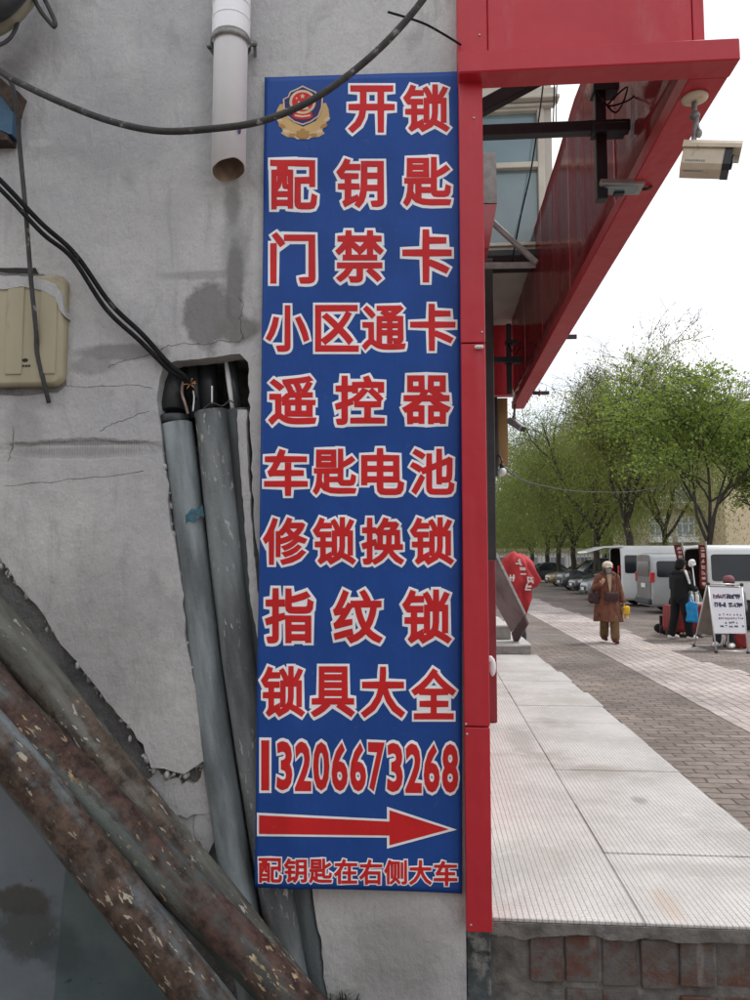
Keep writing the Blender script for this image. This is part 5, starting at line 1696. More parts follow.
for a, b in ((bt, bb1), (bt2, bb2)):
    MB().tube([a, b], .013, 10).build('leg', M['alu'], sgn)
    MB().ball(b, .03, (1.2, 1.2, .8)).build('foot', M['trim'], sgn)
MB().tube([bb1, bb2], .013, 10).build('foot_bar', M['alu'], sgn)
nrm = (tr - tl).cross(bll - tl).normalized()
if nrm.y > 0: nrm = -nrm
ux = (tr - tl).normalized(); uz = (tl - bll).normalized()
def on_sign(u, v, off=.0105):
    return tl.lerp(tr, u).lerp(bll.lerp(brr, u), v) + nrm * off
mk = MB(); mk2 = MB(); k = 0
for (v, us, w, h, b) in ((.20, (.16, .25, .34, .43), .078, .092, mk2), (.20, (.56, .66, .76, .86), .082, .092, mk), (.385, (.17, .28, .40), .078, .095, mk), (.385, (.60, .71, .82, .90), .078, .095, mk),
                         (.60, (.24, .36, .47, .56, .68, .78, .88), .03, .035, mk2), (.68, tuple(.22 + i * .064 for i in range(12)), .03, .038, mk2), (.77, (.40, .52, .58, .64, .74), .034, .04, mk), (.85, (.24, .29, .40, .52, .58, .68, .74, .92), .036, .042, mk)):
    for u in us:
        k += 1
        scribble_glyph(b, on_sign(u, v), ux, uz, nrm, w, h, k * 7, .24)
mk.build('writing', M['print_dark'], sgn, recalc=False)
mk2.build('writing', M['print_purple'], sgn, recalc=False)

YT = 16.25
xt0, xt1 = W(671, 610, YT).x, W(705, 610, YT).x
ztab = W(690, 606, YT).z
tbl = thing('stall_table', 'small market table under a red cloth beside the shopper in black', 'table', ((xt0 + xt1) / 2, YT, 0))
mb = MB()
ring_t = []
per = [(xt0, YT)] + [(xt0 + (xt1 - xt0) * i / 14, YT) for i in range(1, 14)] + [(xt1, YT)] + [(xt1, YT + .55 * i / 10) for i in range(1, 10)] + [(xt1, YT + .55)] + [(xt1 - (xt1 - xt0) * i / 14, YT + .55) for i in range(1, 14)] + [(xt0, YT + .55)] + [(xt0, YT + .55 - .55 * i / 10) for i in range(1, 10)]
cx_, cy_ = (xt0 + xt1) / 2, YT + .275
def per_ring(z, k, fold):
    o = []
    for i, (x, y) in enumerate(per):
        f = k + fold * math.sin(i * 1.9)
        o.append((cx_ + (x - cx_) * f, cy_ + (y - cy_) * f, z))
    return o
mb.loft([per_ring(ztab, .985, 0), per_ring(ztab - .02, 1.0, .0), per_ring(ztab * .6, 1.03, .03), per_ring(ztab * .3, 1.05, .05), per_ring(.10, 1.05, .07)], True)
mb.build('table_cloth', M['stall_red'], tbl)
for sx in (.06, .94):
    for sy in (.05, .5):
        xx = xt0 + (xt1 - xt0) * sx
        MB().tube([(xx, YT + sy, 0), (xx, YT + sy, ztab - .03)], .014, 8).build('leg', M['alu'], tbl)
tr_ = thing('goods_tray', 'low pink and white tray of small goods on the red table', 'tray', (cx_ + .15, YT + .2, ztab))
M['pinkish'] = pm('pink_plastic', (.60, .36, .36), .5, var=.1)
MB().span((xt1 - .32, YT + .06, ztab + .002), (xt1 - .02, YT + .34, ztab + .07), .015).build('tray_body', M['pinkish'], tr_)
M['bottle_white'] = pm('white_bottle_plastic', (.72, .71, .69), .4, var=.04)
for k, (dx, dy, lb) in enumerate(((-.20, .16, 'left white pump bottle standing in the pink tray'), (-.10, .14, 'right white pump bottle standing in the pink tray'))):
    bt_ = thing('bottle', lb, 'bottle', (xt1 + dx, YT + dy, ztab + .072))
    part(MB().lathe([(.034, 0), (.036, .01), (.036, .13), (.026, .155), (.013, .17), (.013, .19)], (0, 0, 0), (0, 0, 1), 16), 'flask', M['bottle_white'], bt_)
    part(MB().lathe([(.016, .188), (.016, .21), (.006, .215), (.006, .235)], (0, 0, 0), (0, 0, 1), 12).bar((0, 0, .235), (.04, 0, .232), .012, .01), 'pump', M['bottle_white'], bt_)
mp_ = W(692, 563, 16.4)
mop = thing('mop', 'white round mop head on a thin stick standing by the van', 'mop', (mp_.x + .12, 16.4, 0))
MB().tube([(mp_.x + .14, 16.4, .0), (mp_.x, 16.4, mp_.z)], .012, 8).build('stick', M['alu'], mop)
MB().ball(mp_, .075, (1, .8, 1.1), 3).jitter(.025, 18).build('head', M['bottle_white'], mop)

def flag(label, px0, px1, py0, py1, Y, seed, lean=0.):
    a, b = W(px0, py0, Y), W(px1, py0, Y)
    zb = W(px0, py1, Y).z
    t = thing('flag_banner', label, 'flag banner', (a.x, Y, 0))
    w = b.x - a.x
    h = a.z - zb
    mb = MB()
    rows_ = []
    for j in range(13):
        rows_.append([(a.x + w * i / 5 + lean * j / 12, Y + .025 * math.sin(i * 1.3 + j * .6 + seed), a.z - h * j / 12) for i in range(6)])
    gv = [[mb.bm.verts.new(p) for p in r] for r in rows_]
    for j in range(12):
        for i in range(5):
            mb.bm.faces.new((gv[j][i], gv[j][i + 1], gv[j + 1][i + 1], gv[j + 1][i])).smooth = True
    bmesh.ops.solidify(mb.bm, geom=mb.bm.faces[:], thickness=.004)
    mb.build('cloth', M['banner_red'], t)
    MB().tube([(b.x + .02 + lean * 1.4, Y + .02, 0), (b.x + .02, Y + .02, a.z + .08)], .016, 8).build('pole', M['back_board'], t)
    mb = MB()
    for k in range(7):
        c = Vector((a.x + w * .5 + lean * (k + 1) / 8, Y - .034, a.z - h * (k + .8) / 7.6))
        scribble_glyph(mb, c, (1, 0, 0), (0, 0, 1), (0, -1, 0), w * .62, h * .10, seed * 50 + k, .17)
    mb.build('writing', M['banner_text'], t, recalc=False)
flag('faded red vertical flag banner left of the open van doors', 674, 681.5, 545, 577, 17.2, 1, .10)
flag('faded red vertical flag banner directly left of the white van side', 698.5, 705.5, 545, 589, 16.9, 2, 0.)
ct = thing('folding_cart', 'small dark folding hand cart standing behind the shopper in black', 'cart', (W(665, 612, 17).x, 17, 0))
xx = W(664, 612, 17).x
MB().bar((xx - .1, 17, .2), (xx + .25, 17.1, .2), .04, .4, .01).build('deck', M['trim'], ct)
MB().tube([(xx + .22, 16.95, .2), (xx + .3, 16.95, .85)], .014, 8).tube([(xx + .22, 17.25, .2), (xx + .3, 17.25, .85)], .014, 8).tube([(xx + .3, 16.95, .85), (xx + .3, 17.25, .85)], .014, 8).build('handle', M['trim'], ct)
for sx, sy in ((-.05, -.2), (.2, -.2), (-.05, .22), (.2, .22)):
    MB().lathe([(.05, -.02), (.10, -.02), (.10, .02), (.05, .02)], (xx + sx, 17.03 + sy, .10), (0, 1, 0), 18).build('wheel', M['tyre'], ct)

# ------------------------------------------------------------------ people
def skin_mat(name, col):
    m, t, b = base_mat(name, .55, 0, .4)
    c = mixc(t, ramp_(t, noise_(t, coords(t), 9, 4), .3, .7), tuple(x * .9 for x in col), tuple(x * 1.08 for x in col))
    t.links.new(c, b.inputs['Base Color'])
    b.inputs['Subsurface Weight'].default_value = .08
    b.inputs['Subsurface Radius'].default_value = (.02, .008, .004)
    return m
M['skin'] = skin_mat('skin', (.42, .25, .18))
def cloth(name, col, **k):
    return pm(name, col, .85, 0, k.pop('var', .18), k.pop('vs_', 9), k.pop('bump', .35), k.pop('bs', 26), .25, **k)
M['coat_rust'] = cloth('rust_brown_coat', (.165, .066, .042), col2=(.095, .04, .03), c2=(7, .52, .66))
M['trouser_khaki'] = cloth('khaki_brown_trousers', (.155, .095, .05))
M['cap_cream'] = cloth('cream_cap', (.60, .52, .42))
M['mask_grey'] = cloth('grey_mask', (.27, .28, .29))
M['scarf'] = cloth('brown_scarf', (.10, .055, .042))
M['shirt_tan'] = cloth('tan_shirt', (.42, .30, .21))
M['bag_dark'] = cloth('dark_bag', (.06, .032, .034))
M['bag_yellow'] = cloth('yellow_bag', (.60, .36, .035))
M['bag_blue'] = cloth('bright_blue_bag', (.03, .29, .62), bump=.8)
M['black_cloth'] = cloth('black_cloth', (.012, .012, .014))
M['white_stripe'] = cloth('white_stripe', (.68, .67, .66))
M['hair_black'] = cloth('black_hair', (.010, .009, .009), bs=60)
M['shoe_white'] = cloth('white_shoe', (.66, .64, .61), bump=.1)
M['shoe_dark'] = cloth('dark_red_shoe', (.08, .02, .02))
M['cap_maroon'] = cloth('maroon_cap', (.20, .085, .10))
M['jacket_grey'] = cloth('grey_jacket', (.16, .165, .175))
M['trouser_navy'] = cloth('navy_trousers', (.03, .035, .05))
M['jacket_green'] = cloth('grey_green_jacket', (.075, .10, .085))

def remesh(mb, voxel, smooth=3):
    """turn overlapping closed shapes into one continuous surface"""
    me = bpy.data.meshes.new('tmp')
    bmesh.ops.recalc_face_normals(mb.bm, faces=mb.bm.faces[:])
    mb.bm.to_mesh(me)
    mb.bm.free()
    o = bpy.data.objects.new('tmp', me)
    COL.objects.link(o)
    r = o.modifiers.new('r', 'REMESH')
    r.mode = 'VOXEL'
    r.voxel_size = voxel
    s = o.modifiers.new('s', 'SMOOTH')
    s.factor = .5
    s.iterations = smooth
    dg = bpy.context.evaluated_depsgraph_get()
    dg.update()
    out = bpy.data.meshes.new_from_object(o.evaluated_get(dg))
    bpy.data.objects.remove(o)
    bpy.data.meshes.remove(me)
    for p in out.polygons:
        p.use_smooth = True
    return out
def body_part(mb, name, mat, root, voxel=.009, smooth=3):
    me = remesh(mb, voxel, smooth)
    me.name = name
    me.materials.append(mat)
    o = bpy.data.objects.new(name, me)
    COL.objects.link(o)
    o.parent = root
    return o
def chain(mb, pts, rs, seg=12):
    for i in range(len(pts) - 1):
        mb.capsule(pts[i], pts[i + 1], rs[i], rs[i + 1], seg)
def hand(mb, wrist, d, palm, s=1., curl=.6):
    """palm, four unequal curled fingers and a side thumb; d along the hand, palm = the palm's facing"""
    d = Vector(d).normalized(); n = Vector(palm); n = (n - d * n.dot(d)).normalized()
    side = d.cross(n)
    w = Vector(wrist)
    for k in (-1.5, -.5, .5, 1.5):
        mb.capsule(w + side * k * .012 * s, w + d * .085 * s + side * k * .019 * s, .014 * s, .0125 * s, 8)
    for k, l in ((-1.5, .060), (-.5, .075), (.5, .080), (1.5, .070)):
        b0 = w + d * .088 * s + side * k * .020 * s
        d1 = (d * math.cos(curl * .5) + n * math.sin(curl * .5))
        d2 = (d * math.cos(curl * 1.5) + n * math.sin(curl * 1.5))
        m_ = b0 + d1 * l * .5 * s
        mb.capsule(b0, m_, .0088 * s, .0082 * s, 8)
        mb.capsule(m_, m_ + d2 * l * .5 * s, .0082 * s, .0068 * s, 8)
    tb = w + d * .03 * s + side * .028 * s
    t1 = tb + (d * .6 + side * .7 + n * .3).normalized() * .035 * s
    mb.capsule(tb, t1, .0125 * s, .010 * s, 8)
    mb.capsule(t1, t1 + (d * .85 + n * .5 + side * .1).normalized() * .028 * s, .010 * s, .0075 * s, 8)
def person(name, label, loc, rotz, J, H, curl=.7, face=True, legs=True):
    """one continuous bare body on the joints J (local, facing -y); clothes are added as parts"""
    root = thing(name, label, 'person', loc, rotz)
    k = H / 1.70
    mb = MB()
    hc, nk = Vector(J['head']), Vector(J['neck'])
    fd = Vector(J.get('look', (0, -1, 0))).normalized()
    sd = Vector((0, 0, 1)).cross(fd).normalized() * -1
    upv = fd.cross(sd); upv = upv if upv.z > 0 else -upv
    mb.ball(hc + upv * .018 * k - fd * .012 * k, .085 * k, (.92, 1.02, 1.06), 3)
    mb.capsule(hc + fd * .012 * k - upv * .02 * k, hc + fd * .030 * k - upv * .075 * k, .066 * k, .038 * k)
    mb.capsule(hc + fd * .088 * k + upv * .012 * k, hc + fd * .098 * k - upv * .022 * k, .010 * k, .015 * k, 8)
    for s in (-1, 1):
        mb.capsule(hc + sd * s * .082 * k + upv * .015 * k, hc + sd * s * .080 * k - upv * .02 * k, .016 * k, .011 * k, 8)
        mb.capsule(hc + fd * .078 * k + sd * s * .018 * k + upv * .034 * k, hc + fd * .070 * k + sd * s * .045 * k + upv * .033 * k, .010 * k, .008 * k, 8)
    mb.capsule(hc + fd * .075 * k + sd * .018 * k - upv * .050 * k, hc + fd * .075 * k - sd * .018 * k - upv * .050 * k, .011 * k, .011 * k, 8)
    mb.capsule(hc - fd * .02 * k - upv * .05 * k, nk, .052 * k, .058 * k)
    pv, ch = Vector(J['pelvis']), Vector(J['chest'])
    mb.capsule(nk - (nk - ch) * .1, ch, .06 * k, .10 * k)
    for s in ('L', 'R'):
        sh, el, wr = (Vector(J[q + s]) for q in ('sh', 'el', 'wr'))
        hp, kn, an = (Vector(J[q + s]) for q in ('hip', 'kn', 'an'))
        chain(mb, [ch.lerp(sh, .45), sh], [.10 * k, .062 * k])
        chain(mb, [sh, el, wr], [.056 * k, .042 * k, .030 * k])
        chain(mb, [ch.lerp(sh, .3), pv.lerp(hp, .7)], [.105 * k, .10 * k])
        chain(mb, [hp, kn, an], [.085 * k, .058 * k, .040 * k])
        ft = Vector(J.get('toe' + s, tuple(an + Vector((0, -.16, -.045 * k)))))
        chain(mb, [an + Vector((0, .03, -.035 * k)), ft], [.040 * k, .030 * k])
        hand(mb, wr, J.get('hd' + s, tuple(wr - el)), J.get('pl' + s, (1 if s == 'L' else -1, 0, 0)) if False else J.get('pl' + s, (0, -1, 0)), k, curl)
    mb.capsule(ch, pv, .12 * k, .12 * k)
    body_part(mb, 'body', M['skin'], root, .0075, 2)
    if face:
        for s in (-1, 1):
            e = MB().ball(hc + fd * .083 * k + sd * s * .030 * k + upv * .012 * k, .010 * k, (1.2, .8, .8))
            part(e, 'eye', M['hair_black'], root)
        part(MB().capsule(hc + fd * .086 * k + sd * .02 * k - upv * .051 * k, hc + fd * .086 * k - sd * .02 * k - upv * .051 * k, .004 * k, .004 * k, 8), 'mouth', M['cap_maroon'], root)
    root['_k'] = k
    return root, k, hc, fd, sd, upv
def drop(root):
    del root['_k']
def sleeve(mb, J, s, k, extra=.016, end=.92):
    sh, el, wr = (Vector(J[q + s]) for q in ('sh', 'el', 'wr'))
    chain(mb, [sh, el, el.lerp(wr, end)], [.064 * k + extra, .050 * k + extra, .040 * k + extra])
def torso(mb, J, k, extra=.018, low=0.):
    ch, pv, nk = Vector(J['chest']), Vector(J['pelvis']), Vector(J['neck'])
    for s in ('L', 'R'):
        sh, hp = Vector(J['sh' + s]), Vector(J['hip' + s])
        chain(mb, [nk.lerp(sh, .35) + Vector((0, 0, -.03)), sh], [.062 * k + extra, .062 * k + extra])
        chain(mb, [ch.lerp(sh, .42), pv.lerp(hp, .75) - Vector((0, 0, low))], [.105 * k + extra, .10 * k + extra])
    chain(mb, [ch, pv], [.125 * k + extra, .115 * k + extra])
def trousers(mb, J, k, flare=.02, extra=.016):
    pv = Vector(J['pelvis'])
    for s in ('L', 'R'):
        hp, kn, an = (Vector(J[q + s]) for q in ('hip', 'kn', 'an'))
        chain(mb, [pv.lerp(hp, .6), hp, kn, an + (kn - an) * .10], [.11 * k + extra, .092 * k + extra, .062 * k + extra + flare, .048 * k + extra + flare * 1.6])
def shoes(root, J, k, mat):
    for s in ('L', 'R'):
        an = Vector(J['an' + s])
        ft = Vector(J.get('toe' + s, tuple(an + Vector((0, -.16, -.045 * k)))))
        mb = MB()
        chain(mb, [an + Vector((0, .035, -.035 * k)), an.lerp(ft, .5) + Vector((0, 0, .0)), ft], [.050 * k, .050 * k, .040 * k])
        o = mb.build('tmp', None)
        me = o.data
        zmin = min(v.co.z for v in me.vertices)
        for v in me.vertices:
            v.co.z = max(v.co.z, zmin + .018)
        o.name = 'shoe'; me.name = 'shoe'
        me.materials.append(mat)
        for p in me.polygons: p.use_smooth = True
        o.parent = root

# woman walking towards the camera
JW = dict(head=(0, -.03, 1.45), neck=(0, -.005, 1.335), chest=(0, 0, 1.17), pelvis=(0, .0, .84), shL=(.165, 0, 1.265), elL=(.235, .03, 1.02), wrL=(.275, -.07, .80), shR=(-.165, 0, 1.265),
          elR=(-.27, -.03, 1.04), wrR=(-.175, -.21, 1.13), hipL=(.085, 0, .82), knL=(.085, -.13, .46), anL=(.085, -.16, .085), hipR=(-.085, 0, .82), knR=(-.07, .02, .45), anR=(-.055, .16, .11),
          hdR=(.35, -.25, .75), plR=(.2, .9, .1), hdL=(.05, -.25, -1), plL=(-1, 0, 0), look=(.08, -1, -.06))
gp = G(609, 643)
root, k, hc, fd, sd, upv = person('person', 'woman in a rust brown coat, cream cap and face mask walking with a yellow bag', (gp.x, gp.y, 0), rad(0), JW, 1.58)
mb = MB(); trousers(mb, JW, k, .018, .012); body_part(mb, 'trousers', M['trouser_khaki'], root, .010)
mb = MB(); torso(mb, JW, k, .020)
for s in ('L', 'R'): sleeve(mb, JW, s, k, .018)
N = 24
rings = []
for z, rx, ry in ((1.10, .20, .15), (.95, .20, .155), (.80, .235, .18), (.62, .262, .212), (.42, .285, .24)):
    rings.append([(math.cos(a * math.tau / N) * rx * (1 + .05 * math.sin(a * 1.9 + z * 7)), math.sin(a * math.tau / N) * ry * (1 + .06 * math.sin(a * 2.7 + z * 5)) + .01, z + .012 * math.sin(a * 1.3)) for a in range(N)])
mb.loft(rings)
body_part(mb, 'coat', M['coat_rust'], root, .010, 4)
mb = MB().prism([(-.045, 1.33), (.045, 1.33), (.022, 1.02), (-.006, .98)], 'y', -.172, -.12)
part(mb, 'shirt', M['shirt_tan'], root)
mb = MB().lathe([(.098, 0), (.099, .035), (.092, .07), (.066, .10), (.02, .115)], hc + upv * .02, upv, 24)
mb.loft([[hc + upv * .028 + fd * d_ + sd * (math.sin(a) * w_) + upv * z_ for a, z_ in ((-1.2, -.006), (-.6, .008), (0, .012), (.6, .008), (1.2, -.006), (1.2, -.012), (0, .004), (-1.2, -.012))] for d_, w_ in ((.07, .085), (.12, .075), (.165, .05))], True)
part(mb, 'cap', M['cap_cream'], root)
mb = MB(); chain(mb, [hc + fd * .058 - upv * .028, hc + fd * .045 - upv * .075], [.052, .042]); body_part(mb, 'face_mask', M['mask_grey'], root, .008)
mb = MB(); chain(mb, [hc - fd * .035 + upv * .01, hc - fd * .035 - upv * .09], [.092, .085]); chain(mb, [Vector((-.10, .0, 1.31)), Vector((.10, .0, 1.31))], [.075, .075]); body_part(mb, 'headscarf', M['scarf'], root, .010)
shoes(root, JW, k, M['shoe_dark']); drop(root)
def world_of(rt, p): return Matrix.Translation(rt.location) @ Matrix.Rotation(rt.rotation_euler.z, 4, 'Z') @ Vector(p)
def soft_bag(name, label, cat, c, sx, sy, sz, mat, seed, strap=None, group=None):
    t = thing(name, label, cat, tuple(Vector(c) - Vector((0, 0, sz))), 0)
    mb = MB().box(c, (sx * 2, sy * 2, sz * 2), None, min(sx, sy, sz) * .7, 3)
    bmesh.ops.subdivide_edges(mb.bm, edges=mb.bm.edges[:], cuts=2, use_grid_fill=True)
    for v in mb.bm.verts:
        v.co += mnoise.noise_vector(v.co * 11 + Vector((seed, 0, 0))) * min(sx, sy, sz) * .35
    for f in mb.bm.faces: f.smooth = True
    mb.build('bag_body', mat, t)
    if strap:
        MB().tube(smoothpath(strap, 6), .010, 8).build('strap', mat, t)
    return t
wl = lambda *p: world_of(root, p)
soft_bag('shoulder_bag', 'dark brown waist bag slung across the woman in the rust brown coat', 'bag', wl(0.02, -.245, .90), .13, .045, .085, M['bag_dark'], 1, [wl(.10, -.24, .98), wl(.13, -.20, 1.12), wl(.17, -.09, 1.30), wl(.16, .02, 1.345), wl(.10, .10, 1.32)])
soft_bag('handbag', 'dark handbag hanging from the bent arm of the woman in the cream cap', 'bag', wl(-.285, -.06, .86), .10, .075, .10, M['bag_dark'], 3, [wl(-.31, -.09, .95), wl(-.30, -.11, 1.03), wl(-.28, -.06, 1.085), wl(-.27, .01, 1.05), wl(-.28, .0, .95)])
hand_l = wl(*JW['wrL'])
soft_bag('plastic_bag', 'small bright yellow bag hanging from the walking woman\'s hand', 'bag', hand_l + Vector((.035, -.05, -.16)), .075, .055, .085, M['bag_yellow'], 6, [hand_l + Vector((.0, -.045, -.06)), hand_l + Vector((.02, -.06, -.09)), hand_l + Vector((.06, -.05, -.11))])
M['bag_orange'] = cloth('orange_white_packet', (.62, .42, .22))
soft_bag('paper_packet', 'small pale packet dangling under the yellow bag', 'packet', hand_l + Vector((.04, -.05, -.29)), .035, .03, .045, M['bag_orange'], 8)

# shopper in black, back half turned to the camera, facing the table on the right
JB = dict(head=(0, -.05, 1.50), neck=(0, -.005, 1.375), chest=(0, .01, 1.20), pelvis=(0, .03, .88), shL=(.18, 0, 1.31), elL=(.22, -.02, 1.05), wrL=(.17, -.22, .98), shR=(-.18, 0, 1.31),
          elR=(-.23, -.05, 1.06), wrR=(-.15, -.25, 1.02), hipL=(.09, .03, .86), knL=(.13, .04, .48), anL=(.16, .12, .09), hipR=(-.09, .03, .86), knR=(-.13, -.02, .48), anR=(-.17, -.05, .09), look=(-.10, -.9, -.35),
          plL=(-1, 0, 0), plR=(1, 0, 0))
gp = G(682, 640)
root, k, hc, fd, sd, upv = person('person', 'shopper in black clothes and white shoes standing at the red table', (gp.x, gp.y, 0), rad(118), JB, 1.66)
mb = MB(); trousers(mb, JB, k, .012, .016); body_part(mb, 'trousers', M['black_cloth'], root, .010)
mb = MB(); torso(mb, JB, k, .028, .03)
for s in ('L', 'R'): sleeve(mb, JB, s, k, .022)
chain(mb, [Vector((-.09, .07, 1.345)), Vector((.09, .07, 1.345))], [.06, .06])
body_part(mb, 'hooded_top', M['black_cloth'], root, .011, 4)
mb = MB()
chain(mb, [hc + upv * .035 - fd * .035, hc - upv * .05 - fd * .055], [.102, .085])
chain(mb, [hc + upv * .065 + fd * .025, hc + upv * .05 - fd * .03], [.066, .09])
for q_ in range(26):
    a_ = q_ * 2.4
    mb.ball(hc - fd * (.04 + .02 * math.sin(q_)) + upv * (.10 - q_ * .0075) + sd * (math.sin(a_) * .085) - fd * (math.cos(a_) * .05), .026 + .008 * math.sin(q_ * 3))
for s in (-1, 1):
    chain(mb, [hc + sd * s * .07 + upv * .02 - fd * .03, hc + sd * s * .075 - upv * .07 - fd * .05], [.042, .03])
body_part(mb, 'hair', M['hair_black'], root, .009)
for s in ('R',):
    sh, el = Vector(JB['sh' + s]), Vector(JB['el' + s])
    o_ = Vector((-.094 * k, .0, .0))
    mb = MB(); chain(mb, [sh + Vector((-.02, .055, .075)), sh + Vector((-.068, .068, -.0)), sh.lerp(el, .66) + Vector((-.058, .062, 0))], [.026, .026, .022], 8)
    body_part(mb, 'sleeve_stripe', M['white_stripe'], root, .008)
shoes(root, JB, k, M['shoe_white']); drop(root)
bc = W(691.5, 612, gp.y - .16)
soft_bag('plastic_bag', 'large bright blue plastic bag on the arm of the shopper in black', 'bag', bc, .115, .07, .20, M['bag_blue'], 4, [bc + Vector((-.05, 0, .17)), bc + Vector((-.03, 0, .28)), bc + Vector((.0, 0, .31)), bc + Vector((.04, 0, .17))])

# seller seated behind the signboard
def seated(label, x, y, rz, jacket, trouser, hat, hm, H=1.62, seat=.40):
    JS = dict(head=(0, -.10, seat + .78), neck=(0, -.04, seat + .64), chest=(0, -.01, seat + .46), pelvis=(0, .05, seat + .10), shL=(.18, -.02, seat + .57), elL=(.25, -.12, seat + .30), wrL=(.14, -.32, seat + .22), shR=(-.18, -.02, seat + .57),
              elR=(-.25, -.12, seat + .30), wrR=(-.12, -.33, seat + .22), hipL=(.10, .02, seat + .08), knL=(.15, -.40, seat + .10), anL=(.15, -.48, .085), hipR=(-.10, .02, seat + .08), knR=(-.14, -.40, seat + .10), anR=(-.14, -.46, .085),
              look=(0, -1, -.3), plL=(0, 0, -1), plR=(0, 0, -1))
    root, k, hc, fd, sd, upv = person('person', label, (x, y, 0), rz, JS, H)
    mb = MB(); trousers(mb, JS, k, .01, .014); body_part(mb, 'trousers', trouser, root, .011)
    mb = MB(); torso(mb, JS, k, .024)
    for s in ('L', 'R'): sleeve(mb, JS, s, k, .020)
    body_part(mb, 'jacket', jacket, root, .011)
    if hat:
        mb = MB().lathe([(.102, -.01), (.104, .03), (.098, .07), (.070, .105), (.02, .12)], hc + upv * .02, upv, 24)
        mb.loft([[hc + upv * .018 + fd * d_ + sd * (math.sin(a) * w_) + upv * z_ for a, z_ in ((-1.2, -.006), (-.6, .008), (0, .012), (.6, .008), (1.2, -.006), (1.2, -.012), (0, .004), (-1.2, -.012))] for d_, w_ in ((.07, .088), (.12, .078), (.17, .05))], True)
        part(mb, 'cap', hm, root)
    mb = MB(); chain(mb, [hc + upv * .02 - fd * .03, hc - upv * .04 - fd * .045], [.098, .085]); body_part(mb, 'hair', M['hair_black'], root, .010)
    shoes(root, JS, k, M['shoe_white']); drop(root)
    return root
YQ = 14.75
xq = W(731, 590, YQ).x
seated('seated person in a maroon cap behind the white signboard', xq, YQ, rad(-38), M['jacket_grey'], M['trouser_navy'], True, M['cap_maroon'])
st_ = thing('stool', 'low folding stool under the person in the maroon cap', 'stool', (xq, YQ + .05, 0), rad(-38))
part(MB().box((0, .06, .385), (.34, .30, .03), None, .008), 'seat', M['trim'], st_)
for sx in (-.14, .14):
    part(MB().tube([(sx, -.08, 0), (sx, .2, .375)], .012, 8), 'leg', M['alu'], st_)
    part(MB().tube([(sx * .9, .2, 0), (sx * .9, -.08, .375)], .012, 8), 'leg', M['alu'], st_)
seated('seller in a grey green jacket seated at the open van doors behind the red table', W(687, 590, 16.9).x + .0, 16.95, rad(20), M['jacket_green'], M['trouser_navy'], False, None)
st_ = thing('stool', 'low folding stool under the seller in grey green', 'stool', (W(687, 590, 16.9).x, 17.0, 0), rad(20))
part(MB().box((0, .06, .385), (.34, .30, .03), None, .008), 'seat', M['trim'], st_)
for sx in (-.14, .14):
    part(MB().tube([(sx, -.08, 0), (sx, .2, .375)], .012, 8), 'leg', M['alu'], st_)
    part(MB().tube([(sx * .9, .2, 0), (sx * .9, -.08, .375)], .012, 8), 'leg', M['alu'], st_)
rb = W(741, 640, 14.2)
soft_bag('red_bag', 'small dark red bag on the ground behind the legs of the signboard', 'bag', (rb.x, 14.3, .15), .13, .09, .14, M['stall_red'], 12)

# ------------------------------------------------------------------ trees
def leaf_material(name, ca, cb, cc):
    m = bpy.data.materials.new(name)
    m.use_nodes = True
    t = m.node_tree
    b = t.nodes['Principled BSDF']
    out = t.nodes['Material Output']
    v = coords(t)
    at = nd(t, 'ShaderNodeAttribute', attribute_name='tone')
    c = mixc(t, at.outputs['Fac'], ca, cb)
    c = mixc(t, ramp_(t, noise_(t, v, .9, 3), .42, .68), c, cc)
    t.links.new(c, b.inputs['Base Color'])
    b.inputs['Roughness'].default_value = .55
    b.inputs['Specular IOR Level'].default_value = .3
    tr = nd(t, 'ShaderNodeBsdfTranslucent')
    t.links.new(mixc(t, 1, c, (1.2, 1.25, .7), 'MULTIPLY'), tr.inputs['Color'])
    mx = nd(t, 'ShaderNodeMixShader')
    mx.inputs[0].default_value = .42
    t.links.new(b.outputs[0], mx.inputs[1])
    t.links.new(tr.outputs[0], mx.inputs[2])
    t.links.new(mx.outputs[0], out.inputs['Surface'])
    return m
M['leaf_olive'] = leaf_material('olive_spring_leaves', (.15, .19, .05), (.28, .32, .10), (.20, .20, .065))
M['leaf_willow'] = leaf_material('willow_leaves', (.125, .165, .05), (.235, .275, .09), (.17, .19, .06))
M['leaf_bright'] = leaf_material('fresh_green_leaves', (.15, .22, .045), (.29, .38, .10), (.20, .27, .065))
M['leaf_far'] = leaf_material('far_foliage', (.10, .14, .045), (.17, .21, .075), (.13, .16, .055))
M['bark'] = pm('dark_bark', (.055, .047, .040), .95, var=.35, vs_=9, bump=1., bs=14, stretch=(1, 1, .25), spec=.2)

